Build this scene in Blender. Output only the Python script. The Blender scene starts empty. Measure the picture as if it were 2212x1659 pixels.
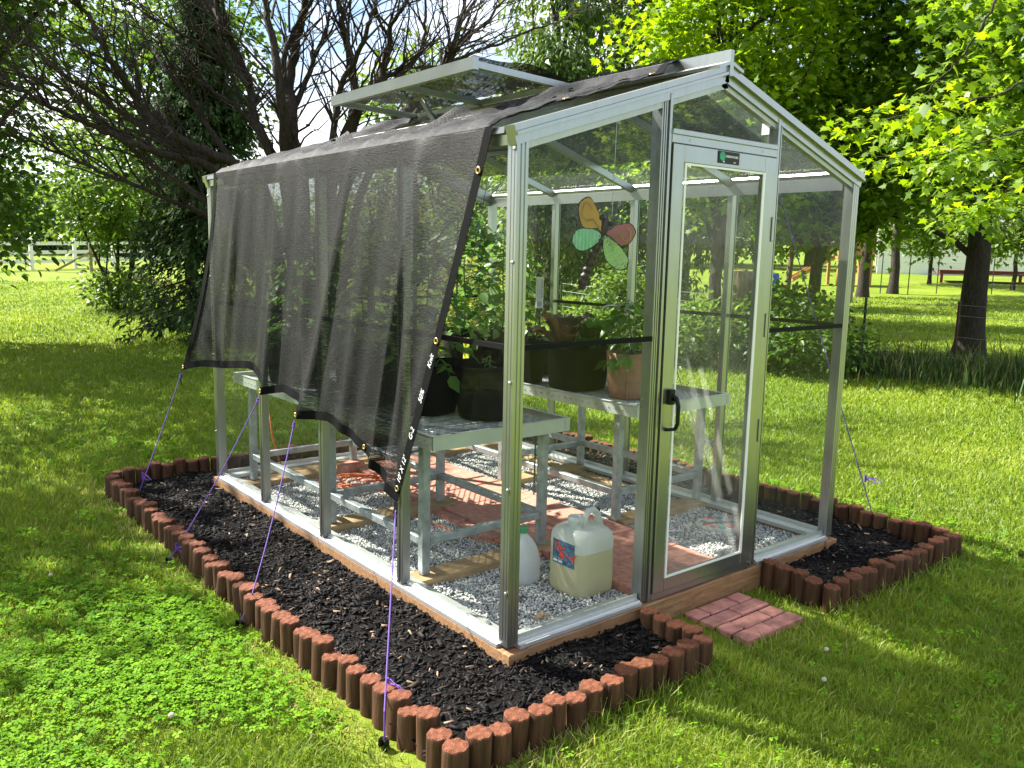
import bpy, math, random
import numpy as np
from mathutils import Vector, Matrix

R = math.radians
random.seed(7)
rng = np.random.default_rng(7)
scene = bpy.context.scene
COL = scene.collection

# ------------------------------------------------------------------ camera
CAM = np.array([-1.8875, -2.3301, 1.48])
YAW, PIT, ROL, F = 0.8905, -0.1532, 0.0204, 1820.9      # focal length in 2212 px wide units
FW = np.array([math.cos(PIT) * math.cos(YAW), math.cos(PIT) * math.sin(YAW), math.sin(PIT)])
_rt = np.array([math.sin(YAW), -math.cos(YAW), 0.0])
_up = np.cross(_rt, FW)
RT = math.cos(ROL) * _rt + math.sin(ROL) * _up
UP = -math.sin(ROL) * _rt + math.cos(ROL) * _up
cd = bpy.data.cameras.new('camera')
cd.sensor_width = 36.0
cd.lens = F / 2212.0 * 36.0
cd.clip_start = 0.05
cd.clip_end = 2000.0
cam = bpy.data.objects.new('camera', cd)
COL.objects.link(cam)
cam.matrix_world = Matrix(((RT[0], UP[0], -FW[0], CAM[0]), (RT[1], UP[1], -FW[1], CAM[1]),
                           (RT[2], UP[2], -FW[2], CAM[2]), (0, 0, 0, 1)))
scene.camera = cam

# ------------------------------------------------------------------ light
SUN_EL = R(45)
SUN_AZ = math.atan2(0.89, -0.45)          # direction towards the sun, from +x
sl = bpy.data.lights.new('sun', 'SUN')
sl.energy = 5.0
sl.angle = R(0.53)
sl.color = (1.0, 0.95, 0.86)
sun = bpy.data.objects.new('sun', sl)
COL.objects.link(sun)
sd = Vector((math.cos(SUN_EL) * math.cos(SUN_AZ), math.cos(SUN_EL) * math.sin(SUN_AZ), math.sin(SUN_EL)))
sun.rotation_euler = (-sd).to_track_quat('-Z', 'Y').to_euler()

world = bpy.data.worlds.new('World')
scene.world = world
world.use_nodes = True
wn, wl = world.node_tree.nodes, world.node_tree.links
wn.clear()
wo = wn.new('ShaderNodeOutputWorld')
bg = wn.new('ShaderNodeBackground')
bg.inputs['Strength'].default_value = 0.065
sky = wn.new('ShaderNodeTexSky')
sky.sky_type = 'NISHITA'
sky.sun_disc = False
sky.sun_elevation = SUN_EL
sky.sun_rotation = R(90) - SUN_AZ
sky.air_density = 1.0
sky.dust_density = 0.6
sky.ozone_density = 2.0
tc = wn.new('ShaderNodeTexCoord')
mp = wn.new('ShaderNodeMapping')
mp.inputs['Scale'].default_value = (1.0, 1.0, 1.9)
mp.inputs['Location'].default_value = (0.37, 0.1, 0.05)
nz = wn.new('ShaderNodeTexNoise')
nz.inputs['Scale'].default_value = 3.4
nz.inputs['Detail'].default_value = 9.0
nz.inputs['Roughness'].default_value = 0.55
cr = wn.new('ShaderNodeValToRGB')
cr.color_ramp.elements[0].position = 0.45
cr.color_ramp.elements[1].position = 0.60
mx = wn.new('ShaderNodeMix')
mx.data_type = 'RGBA'
mx.inputs[7].default_value = (8.5, 8.6, 8.8, 1)
wl.new(tc.outputs['Generated'], mp.inputs['Vector'])
wl.new(mp.outputs[0], nz.inputs['Vector'])
wl.new(nz.outputs['Fac'], cr.inputs['Fac'])
wl.new(cr.outputs['Color'], mx.inputs[0])
wl.new(sky.outputs[0], mx.inputs[6])
wl.new(mx.outputs[2], bg.inputs['Color'])
wl.new(bg.outputs[0], wo.inputs['Surface'])

scene.view_settings.view_transform = 'Standard'
scene.view_settings.look = 'None'
scene.view_settings.exposure = 1.8
scene.view_settings.gamma = 1.0
scene.render.engine = 'CYCLES'
scene.cycles.max_bounces = 7
scene.cycles.diffuse_bounces = 3
scene.cycles.glossy_bounces = 3
scene.cycles.transmission_bounces = 4
scene.cycles.transparent_max_bounces = 24
scene.cycles.caustics_reflective = False
scene.cycles.caustics_refractive = False
scene.cycles.use_denoising = True
scene.cycles.sample_clamp_indirect = 6.0


# ------------------------------------------------------------------ helpers
def ray(px, py):
    return FW + RT * (px - 1106) / F - UP * (py - 829.5) / F


def on_plane(px, py, ax, v):
    d = ray(px, py)
    return CAM + d * ((v - CAM[ax]) / d[ax])


def at_dist(px, py, dist):
    d = ray(px, py)
    return CAM + d / math.hypot(d[0], d[1]) * dist


G = -0.12


def gz(x, y):
    r = np.hypot(np.asarray(x, float) - CAM[0], np.asarray(y, float) - CAM[1])
    q = np.clip(r - 6.0, 0, 45)
    lin = np.clip(r - 51.0, 0, None)
    b = 0.012 * np.sin(np.asarray(x) * 1.7 + 1) * np.cos(np.asarray(y) * 1.3) + 0.01 * np.sin(np.asarray(x) * 0.6 + np.asarray(y) * 0.9)
    return G - 0.01 + b + 0.00042 * q * q + 0.018 * lin


def ground_at(px, dist):
    p = at_dist(px, 560, dist)
    return np.array([p[0], p[1], float(gz(p[0], p[1]))])


def z_at(px, py, dist):
    return float(at_dist(px, py, dist)[2])


# ---- node helpers
def new_mat(name):
    m = bpy.data.materials.new(name)
    m.use_nodes = True
    nt = m.node_tree
    for n in list(nt.nodes):
        nt.nodes.remove(n)
    out = nt.nodes.new('ShaderNodeOutputMaterial')
    return m, nt, nt.nodes, nt.links, out


def pr(nt, base=(0.5, 0.5, 0.5), rough=0.6, metal=0.0, spec=0.5):
    b = nt.nodes.new('ShaderNodeBsdfPrincipled')
    b.inputs['Base Color'].default_value = (*base, 1)
    b.inputs['Roughness'].default_value = rough
    b.inputs['Metallic'].default_value = metal
    b.inputs['Specular IOR Level'].default_value = spec
    return b


def noise_ramp(nt, stops, scale=5.0, detail=4.0, coord='Object', stretch=(1, 1, 1), rough=0.55):
    t = nt.nodes.new('ShaderNodeTexCoord')
    m = nt.nodes.new('ShaderNodeMapping')
    m.inputs['Scale'].default_value = stretch
    n = nt.nodes.new('ShaderNodeTexNoise')
    n.inputs['Scale'].default_value = scale
    n.inputs['Detail'].default_value = detail
    n.inputs['Roughness'].default_value = rough
    r = nt.nodes.new('ShaderNodeValToRGB')
    while len(r.color_ramp.elements) < len(stops):
        r.color_ramp.elements.new(0.5)
    for e, (p, c) in zip(r.color_ramp.elements, stops):
        e.position = p
        e.color = (*c, 1)
    nt.links.new(t.outputs[coord], m.inputs['Vector'])
    nt.links.new(m.outputs[0], n.inputs['Vector'])
    nt.links.new(n.outputs['Fac'], r.inputs['Fac'])
    return r, n


def bump(nt, height_socket, strength=0.3, dist=0.01):
    b = nt.nodes.new('ShaderNodeBump')
    b.inputs['Strength'].default_value = strength
    b.inputs['Distance'].default_value = dist
    nt.links.new(height_socket, b.inputs['Height'])
    return b


def simple(name, base, rough=0.6, metal=0.0, var=0.25, scale=12.0, stretch=(1, 1, 1), bmp=0.0, spec=0.5, bdist=0.004):
    m, nt, N, L, out = new_mat(name)
    b = pr(nt, base, rough, metal, spec)
    lo = tuple(c * (1 - var) for c in base)
    hi = tuple(min(1, c * (1 + var)) for c in base)
    r, n = noise_ramp(nt, [(0.3, lo), (0.7, hi)], scale, 6.0, stretch=stretch)
    L.new(r.outputs['Color'], b.inputs['Base Color'])
    if bmp:
        bb = bump(nt, n.outputs['Fac'], bmp, bdist)
        L.new(bb.outputs[0], b.inputs['Normal'])
    L.new(b.outputs[0], out.inputs['Surface'])
    return m


def leaf_mat(name, dark, light, trans=0.45, rough=0.45, spec=0.35):
    """two-sided leaf: colour varies leaf by leaf through the 'tint' attribute"""
    m, nt, N, L, out = new_mat(name)
    a = N.new('ShaderNodeAttribute')
    a.attribute_name = 'tint'
    r = N.new('ShaderNodeValToRGB')
    r.color_ramp.elements[0].color = (*dark, 1)
    r.color_ramp.elements[1].color = (*light, 1)
    L.new(a.outputs['Fac'], r.inputs['Fac'])
    b = pr(nt, light, rough, 0, spec)
    L.new(r.outputs['Color'], b.inputs['Base Color'])
    t = N.new('ShaderNodeBsdfTranslucent')
    hs = N.new('ShaderNodeHueSaturation')
    hs.inputs['Hue'].default_value = 0.485
    hs.inputs['Saturation'].default_value = 1.05
    hs.inputs['Value'].default_value = 2.1
    L.new(r.outputs['Color'], hs.inputs['Color'])
    L.new(hs.outputs['Color'], t.inputs['Color'])
    mixs = N.new('ShaderNodeMixShader')
    mixs.inputs['Fac'].default_value = trans
    L.new(b.outputs[0], mixs.inputs[1])
    L.new(t.outputs[0], mixs.inputs[2])
    L.new(mixs.outputs[0], out.inputs['Surface'])
    return m


# ---- mesh helpers
def make_mesh(name, V, faces_list, mats=(), smooth=False, tint=None, mat_idx=None):
    """V (n,3); faces_list = list of (m,k) int arrays"""
    me = bpy.data.meshes.new(name)
    V = np.asarray(V, np.float32)
    me.vertices.add(len(V))
    me.vertices.foreach_set('co', V.ravel())
    faces_list = [np.asarray(f, np.int32) for f in faces_list if len(f)]
    nl = sum(f.size for f in faces_list)
    npoly = sum(len(f) for f in faces_list)
    me.loops.add(nl)
    me.polygons.add(npoly)
    li = np.concatenate([f.ravel() for f in faces_list])
    tot = np.concatenate([np.full(len(f), f.shape[1], np.int32) for f in faces_list])
    start = np.concatenate([[0], np.cumsum(tot)[:-1]]).astype(np.int32)
    me.loops.foreach_set('vertex_index', li)
    me.polygons.foreach_set('loop_start', start)
    if smooth:
        me.polygons.foreach_set('use_smooth', np.ones(npoly, bool))
    for m in mats:
        me.materials.append(m)
    if mat_idx is not None:
        me.polygons.foreach_set('material_index', np.asarray(mat_idx, np.int32))
    if tint is not None:
        at = me.attributes.new('tint', 'FLOAT', 'POINT')
        at.data.foreach_set('value', np.asarray(tint, np.float32))
    me.update(calc_edges=True)
    me.validate()
    return me


def add_obj(name, me, parent=None, loc=None):
    o = bpy.data.objects.new(name, me)
    COL.objects.link(o)
    if parent is not None:
        o.parent = parent
    if loc is not None:
        o.location = loc
    return o


def tag(o, label=None, cat=None, group=None, kind=None):
    if label:
        o['label'] = label
    if cat:
        o['category'] = cat
    if group:
        o['group'] = group
    if kind:
        o['kind'] = kind
    return o


def thing(name, label, cat, loc=(0, 0, 0), group=None, rotz=0.0):
    o = bpy.data.objects.new(name, None)
    o.empty_display_size = 0.1
    COL.objects.link(o)
    o.location = loc
    o.rotation_euler = (0, 0, rotz)
    return tag(o, label, cat, group)


class MB:
    """collects pieces in world coordinates and links them as one mesh"""

    def __init__(self):
        self.V, self.Fc, self.I = [], [], []

    def add(self, V, faces, mi=0):
        b = len(self.V)
        self.V.extend([tuple(v) for v in V])
        for f in faces:
            self.Fc.append(tuple(i + b for i in f))
            self.I.append(mi)
        return self

    def box(self, lo, hi, mi=0):
        x0, y0, z0 = lo
        x1, y1, z1 = hi
        V = [(x0, y0, z0), (x1, y0, z0), (x1, y1, z0), (x0, y1, z0), (x0, y0, z1), (x1, y0, z1), (x1, y1, z1), (x0, y1, z1)]
        return self.add(V, [(3, 2, 1, 0), (4, 5, 6, 7), (0, 1, 5, 4), (1, 2, 6, 5), (2, 3, 7, 6), (3, 0, 4, 7)], mi)

    def beam(self, p0, p1, w, h, up=(0, 0, 1), mi=0):
        p0, p1 = Vector(p0), Vector(p1)
        d = (p1 - p0).normalized()
        u = Vector(up)
        s = d.cross(u)
        if s.length < 1e-5:
            s = d.cross(Vector((1, 0, 0)))
        s.normalize()
        u = s.cross(d).normalized()
        V = []
        for p in (p0, p1):
            for a, b in ((-1, -1), (1, -1), (1, 1), (-1, 1)):
                V.append(p + s * (a * w / 2) + u * (b * h / 2))
        return self.add(V, [(3, 2, 1, 0), (4, 5, 6, 7), (0, 1, 5, 4), (1, 2, 6, 5), (2, 3, 7, 6), (3, 0, 4, 7)], mi)

    def tube(self, pts, rad, n=8, mi=0, cap=True):
        pts = [Vector(p) for p in pts]
        if not hasattr(rad, '__len__'):
            rad = [rad] * len(pts)
        V, Fs = [], []
        ref = None
        for i, p in enumerate(pts):
            d = (pts[min(i + 1, len(pts) - 1)] - pts[max(i - 1, 0)])
            if d.length < 1e-9:
                d = Vector((0, 0, 1))
            d.normalize()
            if ref is None:
                ref = Vector((1, 0, 0)) if abs(d.x) < 0.8 else Vector((0, 1, 0))
            s = (ref - d * ref.dot(d))
            if s.length < 1e-6:
                s = d.orthogonal()
            s.normalize()
            ref = s
            t = d.cross(s)
            for k in range(n):
                a = 2 * math.pi * k / n
                V.append(p + (s * math.cos(a) + t * math.sin(a)) * rad[i])
        for i in range(len(pts) - 1):
            for k in range(n):
                Fs.append((i * n + k, i * n + (k + 1) % n, (i + 1) * n + (k + 1) % n, (i + 1) * n + k))
        if cap:
            Fs.append(tuple(range(n - 1, -1, -1)))
            Fs.append(tuple((len(pts) - 1) * n + k for k in range(n)))
        return self.add(V, Fs, mi)

    def lathe(self, prof, c=(0, 0, 0), n=24, mi=0, fn=None, close=False):
        V, Fs = [], []
        for (r, z) in prof:
            for k in range(n):
                a = 2 * math.pi * k / n
                x, y = r * math.cos(a), r * math.sin(a)
                if fn:
                    x, y, z2 = fn(x, y, z, a)
                else:
                    z2 = z
                V.append((c[0] + x, c[1] + y, c[2] + z2))
        for i in range(len(prof) - 1):
            for k in range(n):
                Fs.append((i * n + k, i * n + (k + 1) % n, (i + 1) * n + (k + 1) % n, (i + 1) * n + k))
        if close:
            Fs.append(tuple(range(n - 1, -1, -1)))
            Fs.append(tuple((len(prof) - 1) * n + k for k in range(n)))
        return self.add(V, Fs, mi)

    def grid(self, P, mi=0):
        """P nested list [i][j] of points"""
        ni, nj = len(P), len(P[0])
        V = [P[i][j] for i in range(ni) for j in range(nj)]
        Fs = [(i * nj + j, (i + 1) * nj + j, (i + 1) * nj + j + 1, i * nj + j + 1) for i in range(ni - 1) for j in range(nj - 1)]
        return self.add(V, Fs, mi)

    def prism(self, prof, p0, p1, xdir, ydir, mi=0):
        """extrude closed 2-D profile from p0 to p1"""
        p0, p1, xd, yd = Vector(p0), Vector(p1), Vector(xdir), Vector(ydir)
        n = len(prof)
        V = [p0 + xd * a + yd * b for a, b in prof] + [p1 + xd * a + yd * b for a, b in prof]
        Fs = [(k, (k + 1) % n, n + (k + 1) % n, n + k) for k in range(n)]
        Fs += [tuple(range(n - 1, -1, -1)), tuple(range(n, 2 * n))]
        return self.add(V, Fs, mi)

    def build(self, name, mats, parent=None, smooth=False, origin=None, bevel=0.0, seg=1):
        if not isinstance(mats, (list, tuple)):
            mats = [mats]
        org = Vector(origin) if origin is not None else Vector((0, 0, 0))
        if parent is not None and origin is None:
            q = parent
            while q is not None:
                org = org + Vector(q.location)
                q = q.parent
        me = bpy.data.meshes.new(name)
        me.from_pydata([(v[0] - org.x, v[1] - org.y, v[2] - org.z) for v in self.V], [], self.Fc)
        for m in mats:
            me.materials.append(m)
        me.polygons.foreach_set('material_index', self.I)
        if smooth:
            me.polygons.foreach_set('use_smooth', [True] * len(self.Fc))
        me.update()
        o = bpy.data.objects.new(name, me)
        COL.objects.link(o)
        if parent is not None:
            o.parent = parent
        elif origin is not None:
            o.location = origin
        if bevel:
            md = o.modifiers.new('bevel', 'BEVEL')
            md.width = bevel
            md.segments = seg
            md.limit_method = 'ANGLE'
        return o


# ---- leaf clouds
def rot_mats(dirs, roll):
    """frames whose x axis follows dirs, rolled"""
    d = dirs / (np.linalg.norm(dirs, axis=1, keepdims=True) + 1e-9)
    ref = np.tile(np.array([0, 0, 1.0]), (len(d), 1))
    bad = np.abs(d[:, 2]) > 0.95
    ref[bad] = (1, 0, 0)
    s = np.cross(ref, d)
    s /= np.linalg.norm(s, axis=1, keepdims=True)
    u = np.cross(d, s)
    c, q = np.cos(roll)[:, None], np.sin(roll)[:, None]
    s2 = s * c + u * q
    u2 = -s * q + u * c
    return np.stack([d, s2, u2], axis=2)


T_DIAMOND = (np.array([(0, 0, 0), (0.45, 0.32, 0.07), (1, 0, -0.06), (0.45, -0.32, 0.07)]), [(0, 1, 2, 3)])
T_OVATE = (np.array([(0, 0, 0), (0.22, 0.25, 0.05), (0.55, 0.27, 0.04), (1, 0, -0.12), (0.55, -0.27, 0.04), (0.22, -0.25, 0.05), (0.5, 0, -0.03)]),
           [(0, 6, 1), (1, 6, 2), (2, 6, 3), (3, 6, 4), (4, 6, 5), (5, 6, 0)])
_mp = [(0, 0.0), (0.12, 0.18), (0.02, 0.42), (0.28, 0.30), (0.45, 0.62), (0.50, 0.26), (1.0, 0.0)]
T_MAPLE = (np.array([(x, y, -0.12 * abs(y) - 0.1 * x * x) for x, y in _mp] + [(x, -y, -0.12 * abs(y) - 0.1 * x * x) for x, y in _mp[-2:0:-1]]),
           [(0, 1, 2, 3), (0, 3, 4, 5), (0, 5, 6, 7), (0, 7, 8, 9), (0, 9, 10, 11)])
T_SPRAY = (np.array([(0, 0.0, 0), (0.3, 0.22, 0.02), (0.55, 0.1, -0.04), (1, 0.0, -0.25), (0.6, -0.14, -0.06), (0.25, -0.2, 0.02)]),
           [(0, 1, 2, 5), (2, 3, 4, 5)])
T_NEEDLE = (np.array([(0, 0, 0), (0.35, 0.13, 0.03), (0.3, 0.02, -0.03), (0.75, 0.16, -0.08), (0.62, 0, -0.1), (1, 0, -0.2), (0.75, -0.16, -0.08), (0.35, -0.13, 0.03)]),
            [(0, 1, 2), (2, 3, 4), (4, 5, 6), (0, 2, 7), (2, 4, 6)])


def leaf_arrays(pos, dirs, size, tmpl, roll=None):
    tv, tf = tmpl
    n, k = len(pos), len(tv)
    if roll is None:
        roll = rng.uniform(-0.9, 0.9, n)
    M = rot_mats(dirs, roll)
    V = pos[:, None, :] + np.einsum('nij,kj->nki', M, tv) * size[:, None, None]
    base = (np.arange(n) * k)[:, None]
    F = [(base + np.array(f)[None, :]) for f in tf]
    by = {}
    for f in F:
        by.setdefault(f.shape[1], []).append(f)
    return V.reshape(-1, 3), [np.concatenate(v) for v in by.values()], k


def leaf_obj(name, pos, dirs, size, tmpl, mat, parent=None, tint=None, roll=None):
    V, Fs, k = leaf_arrays(pos, dirs, size, tmpl, roll)
    if tint is None:
        tint = rng.random(len(pos))
    off = np.zeros(3)
    if parent is not None:
        off = np.array(parent.location)
    me = make_mesh(name, V - off, Fs, [mat], tint=np.repeat(tint, k))
    return add_obj(name, me, parent)


def text_mesh(body, size, mat, name='lettering', bold=0.0, shear=0.0):
    cu = bpy.data.curves.new('lettering', 'FONT')
    cu.body = body
    cu.size = size
    cu.offset = bold
    cu.shear = shear
    cu.align_x = 'CENTER'
    cu.align_y = 'CENTER'
    to = bpy.data.objects.new('lettering', cu)
    COL.objects.link(to)
    dg = bpy.context.evaluated_depsgraph_get()
    me = bpy.data.meshes.new_from_object(to.evaluated_get(dg))
    bpy.data.objects.remove(to)
    me.name = name
    me.materials.clear()
    me.materials.append(mat)
    return me


ORD = ['zeroth', 'first', 'second', 'third', 'fourth', 'fifth', 'sixth', 'seventh', 'eighth', 'ninth', 'tenth', 'eleventh', 'twelfth', 'thirteenth',
       'fourteenth', 'fifteenth', 'sixteenth', 'seventeenth', 'eighteenth', 'nineteenth']
TENS = {20: ('twentieth', 'twenty'), 30: ('thirtieth', 'thirty'), 40: ('fortieth', 'forty'), 50: ('fiftieth', 'fifty')}


def ordinal(n):
    if n < 20:
        return ORD[n]
    t = n // 10 * 10
    return TENS[t][0] if n == t else TENS[t][1] + '-' + ORD[n - t]

# ------------------------------------------------------------------ materials
def mat_alu(name, base=(0.37, 0.38, 0.37), rough=0.30, metal=0.9):
    m, nt, N, L, out = new_mat(name)
    b = pr(nt, base, rough, metal)
    r, n = noise_ramp(nt, [(0.25, tuple(c * 0.93 for c in base)), (0.75, tuple(min(1, c * 1.04) for c in base))], 9, 4, stretch=(5, 5, 1))
    r2, n2 = noise_ramp(nt, [(0.3, (rough * 0.9,) * 3), (0.75, (rough * 1.15,) * 3)], 5, 3)
    L.new(r.outputs['Color'], b.inputs['Base Color'])
    L.new(r2.outputs['Color'], b.inputs['Roughness'])
    L.new(b.outputs[0], out.inputs['Surface'])
    return m


def mat_glass(name, dirt=0.05, tint=(0.94, 0.97, 0.95), refl=0.016):
    m, nt, N, L, out = new_mat(name)
    tr = N.new('ShaderNodeBsdfTransparent')
    tr.inputs['Color'].default_value = (*tint, 1)
    gl = N.new('ShaderNodeBsdfGlossy')
    gl.inputs['Roughness'].default_value = 0.015
    lw = N.new('ShaderNodeLayerWeight')
    lw.inputs['Blend'].default_value = 0.5
    pw = N.new('ShaderNodeMath')
    pw.operation = 'POWER'
    pw.inputs[1].default_value = 5.0
    L.new(lw.outputs['Facing'], pw.inputs[0])
    fr = N.new('ShaderNodeMath')
    fr.operation = 'MULTIPLY_ADD'
    fr.inputs[1].default_value = 0.6
    fr.inputs[2].default_value = refl
    L.new(pw.outputs[0], fr.inputs[0])
    m1 = N.new('ShaderNodeMixShader')
    L.new(fr.outputs[0], m1.inputs['Fac'])
    L.new(tr.outputs[0], m1.inputs[1])
    L.new(gl.outputs[0], m1.inputs[2])
    df = N.new('ShaderNodeBsdfDiffuse')
    df.inputs['Color'].default_value = (0.62, 0.63, 0.58, 1)
    tl = N.new('ShaderNodeBsdfTranslucent')
    tl.inputs['Color'].default_value = (0.6, 0.62, 0.56, 1)
    m2 = N.new('ShaderNodeMixShader')
    m2.inputs['Fac'].default_value = 0.6
    L.new(df.outputs[0], m2.inputs[1])
    L.new(tl.outputs[0], m2.inputs[2])
    r, n = noise_ramp(nt, [(0.3, (dirt * 0.3,) * 3), (0.6, (dirt,) * 3), (0.8, (dirt * 2.2,) * 3)], 3.0, 7.0, stretch=(1, 1, 0.5), rough=0.7)
    m3 = N.new('ShaderNodeMixShader')
    L.new(r.outputs['Color'], m3.inputs['Fac'])
    L.new(m1.outputs[0], m3.inputs[1])
    L.new(m2.outputs[0], m3.inputs[2])
    L.new(m3.outputs[0], out.inputs['Surface'])
    return m


def mat_net(name, cover=0.6):
    """knitted black shade cloth: woven threads with open mesh between"""
    m, nt, N, L, out = new_mat(name)
    tr = N.new('ShaderNodeBsdfTransparent')
    b = pr(nt, (0.022, 0.021, 0.025), 0.6, 0, 0.25)
    r, n = noise_ramp(nt, [(0.3, (cover - 0.2,) * 3), (0.7, (cover + 0.2,) * 3)], 1.0, 3.0, coord='UV', stretch=(30, 150, 1))
    r2, n2 = noise_ramp(nt, [(0.3, (0.0,) * 3), (0.45, (0.05,) * 3), (0.75, (0.26,) * 3)], 1.0, 4.0, coord='UV', stretch=(8, 1.6, 1))
    ad = N.new('ShaderNodeMath')
    ad.operation = 'ADD'
    L.new(r.outputs['Color'], ad.inputs[0])
    L.new(r2.outputs['Color'], ad.inputs[1])
    r3, n3 = noise_ramp(nt, [(0.3, (0.002, 0.002, 0.0025)), (0.58, (0.003, 0.003, 0.0038)), (0.70, (0.016, 0.016, 0.019)), (0.82, (0.12, 0.118, 0.126))], 1.0, 4.0, coord='UV', stretch=(70, 150, 1), rough=0.7)  # palest stop puts sparkles of light on the threads into the base colour
    L.new(r3.outputs['Color'], b.inputs['Base Color'])
    bb = bump(nt, n3.outputs['Fac'], 0.9, 0.004)
    L.new(bb.outputs[0], b.inputs['Normal'])
    mixs = N.new('ShaderNodeMixShader')
    L.new(ad.outputs[0], mixs.inputs['Fac'])
    L.new(tr.outputs[0], mixs.inputs[1])
    L.new(b.outputs[0], mixs.inputs[2])
    L.new(mixs.outputs[0], out.inputs['Surface'])
    return m


def mat_wood(name, lo, hi, rough=0.75, stretch=(2, 14, 14), scale=4, bmp=0.4):
    m, nt, N, L, out = new_mat(name)
    b = pr(nt, hi, rough, 0, 0.3)
    r, n = noise_ramp(nt, [(0.28, lo), (0.55, tuple((a + c) / 2 for a, c in zip(lo, hi))), (0.78, hi)], scale, 8, stretch=stretch, rough=0.65)
    L.new(r.outputs['Color'], b.inputs['Base Color'])
    bb = bump(nt, n.outputs['Fac'], bmp, 0.004)
    L.new(bb.outputs[0], b.inputs['Normal'])
    L.new(b.outputs[0], out.inputs['Surface'])
    return m


def mat_lawn():
    m, nt, N, L, out = new_mat('lawn_soil')
    b = pr(nt, (0.06, 0.12, 0.02), 0.9, 0, 0.15)
    r, n = noise_ramp(nt, [(0.2, (0.085, 0.14, 0.012)), (0.45, (0.15, 0.215, 0.017)), (0.65, (0.20, 0.255, 0.024)), (0.85, (0.26, 0.28, 0.05))], 0.35, 8, rough=0.62)
    r2, n2 = noise_ramp(nt, [(0.25, (0.45, 0.45, 0.42)), (0.5, (0.95, 0.95, 0.9)), (0.8, (1.3, 1.25, 1.1))], 9.0, 8, rough=0.75)
    mx = N.new('ShaderNodeMix')
    mx.data_type = 'RGBA'
    mx.blend_type = 'MULTIPLY'
    mx.inputs[0].default_value = 1.0
    L.new(r.outputs['Color'], mx.inputs[6])
    L.new(r2.outputs['Color'], mx.inputs[7])
    L.new(mx.outputs[2], b.inputs['Base Color'])
    bb = bump(nt, n2.outputs['Fac'], 0.7, 0.05)
    L.new(bb.outputs[0], b.inputs['Normal'])
    L.new(b.outputs[0], out.inputs['Surface'])
    return m


def mat_log_side():
    m, nt, N, L, out = new_mat('stained_log_side')
    b = pr(nt, (0.12, 0.05, 0.025), 0.72, 0, 0.3)
    oi = N.new('ShaderNodeObjectInfo')
    t = N.new('ShaderNodeTexCoord')
    va = N.new('ShaderNodeVectorMath')
    va.operation = 'ADD'
    mm = N.new('ShaderNodeVectorMath')
    mm.operation = 'SCALE'
    mm.inputs['Scale'].default_value = 3.0
    L.new(oi.outputs['Location'], mm.inputs[0])
    L.new(t.outputs['Object'], va.inputs[0])
    L.new(mm.outputs[0], va.inputs[1])
    mp = N.new('ShaderNodeMapping')
    mp.inputs['Scale'].default_value = (26, 26, 3.2)
    L.new(va.outputs[0], mp.inputs['Vector'])
    n = N.new('ShaderNodeTexNoise')
    n.inputs['Scale'].default_value = 1.6
    n.inputs['Detail'].default_value = 8
    n.inputs['Roughness'].default_value = 0.65
    L.new(mp.outputs[0], n.inputs['Vector'])
    r = N.new('ShaderNodeValToRGB')
    st = [(0.25, (0.016, 0.008, 0.004)), (0.48, (0.062, 0.027, 0.011)), (0.62, (0.095, 0.045, 0.019)), (0.8, (0.15, 0.095, 0.05))]
    while len(r.color_ramp.elements) < 4:
        r.color_ramp.elements.new(0.5)
    for e, (p, c) in zip(r.color_ramp.elements, st):
        e.position = p
        e.color = (*c, 1)
    L.new(n.outputs['Fac'], r.inputs['Fac'])
    L.new(r.outputs['Color'], b.inputs['Base Color'])
    bb = bump(nt, n.outputs['Fac'], 0.6, 0.006)
    L.new(bb.outputs[0], b.inputs['Normal'])
    L.new(b.outputs[0], out.inputs['Surface'])
    return m


def mat_log_top():
    m, nt, N, L, out = new_mat('stained_log_cut')
    b = pr(nt, (0.30, 0.10, 0.05), 0.78, 0, 0.3)
    t = N.new('ShaderNodeTexCoord')
    oi = N.new('ShaderNodeObjectInfo')
    w = N.new('ShaderNodeTexWave')
    w.wave_type = 'RINGS'
    w.rings_direction = 'Z'
    w.inputs['Scale'].default_value = 58
    w.inputs['Distortion'].default_value = 7.0
    w.inputs['Detail'].default_value = 3
    w.inputs['Detail Scale'].default_value = 2.0
    L.new(t.outputs['Object'], w.inputs['Vector'])
    r = N.new('ShaderNodeValToRGB')
    st = [(0.0, (0.12, 0.034, 0.014)), (0.55, (0.165, 0.052, 0.023)), (1.0, (0.22, 0.085, 0.042))]
    r.color_ramp.elements.new(0.5)
    for e, (p, c) in zip(r.color_ramp.elements, st):
        e.position = p
        e.color = (*c, 1)
    L.new(w.outputs['Fac'], r.inputs['Fac'])
    r2, n2 = noise_ramp(nt, [(0.3, (0.55, 0.52, 0.5)), (0.6, (1.0, 1.0, 1.0)), (0.8, (1.5, 1.55, 1.6))], 55, 6)
    mx = N.new('ShaderNodeMix')
    mx.data_type = 'RGBA'
    mx.blend_type = 'MULTIPLY'
    mx.inputs[0].default_value = 0.9
    L.new(r.outputs['Color'], mx.inputs[6])
    L.new(r2.outputs['Color'], mx.inputs[7])
    L.new(mx.outputs[2], b.inputs['Base Color'])
    bb = bump(nt, n2.outputs['Fac'], 0.5, 0.004)
    L.new(bb.outputs[0], b.inputs['Normal'])
    L.new(b.outputs[0], out.inputs['Surface'])
    return m


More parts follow.
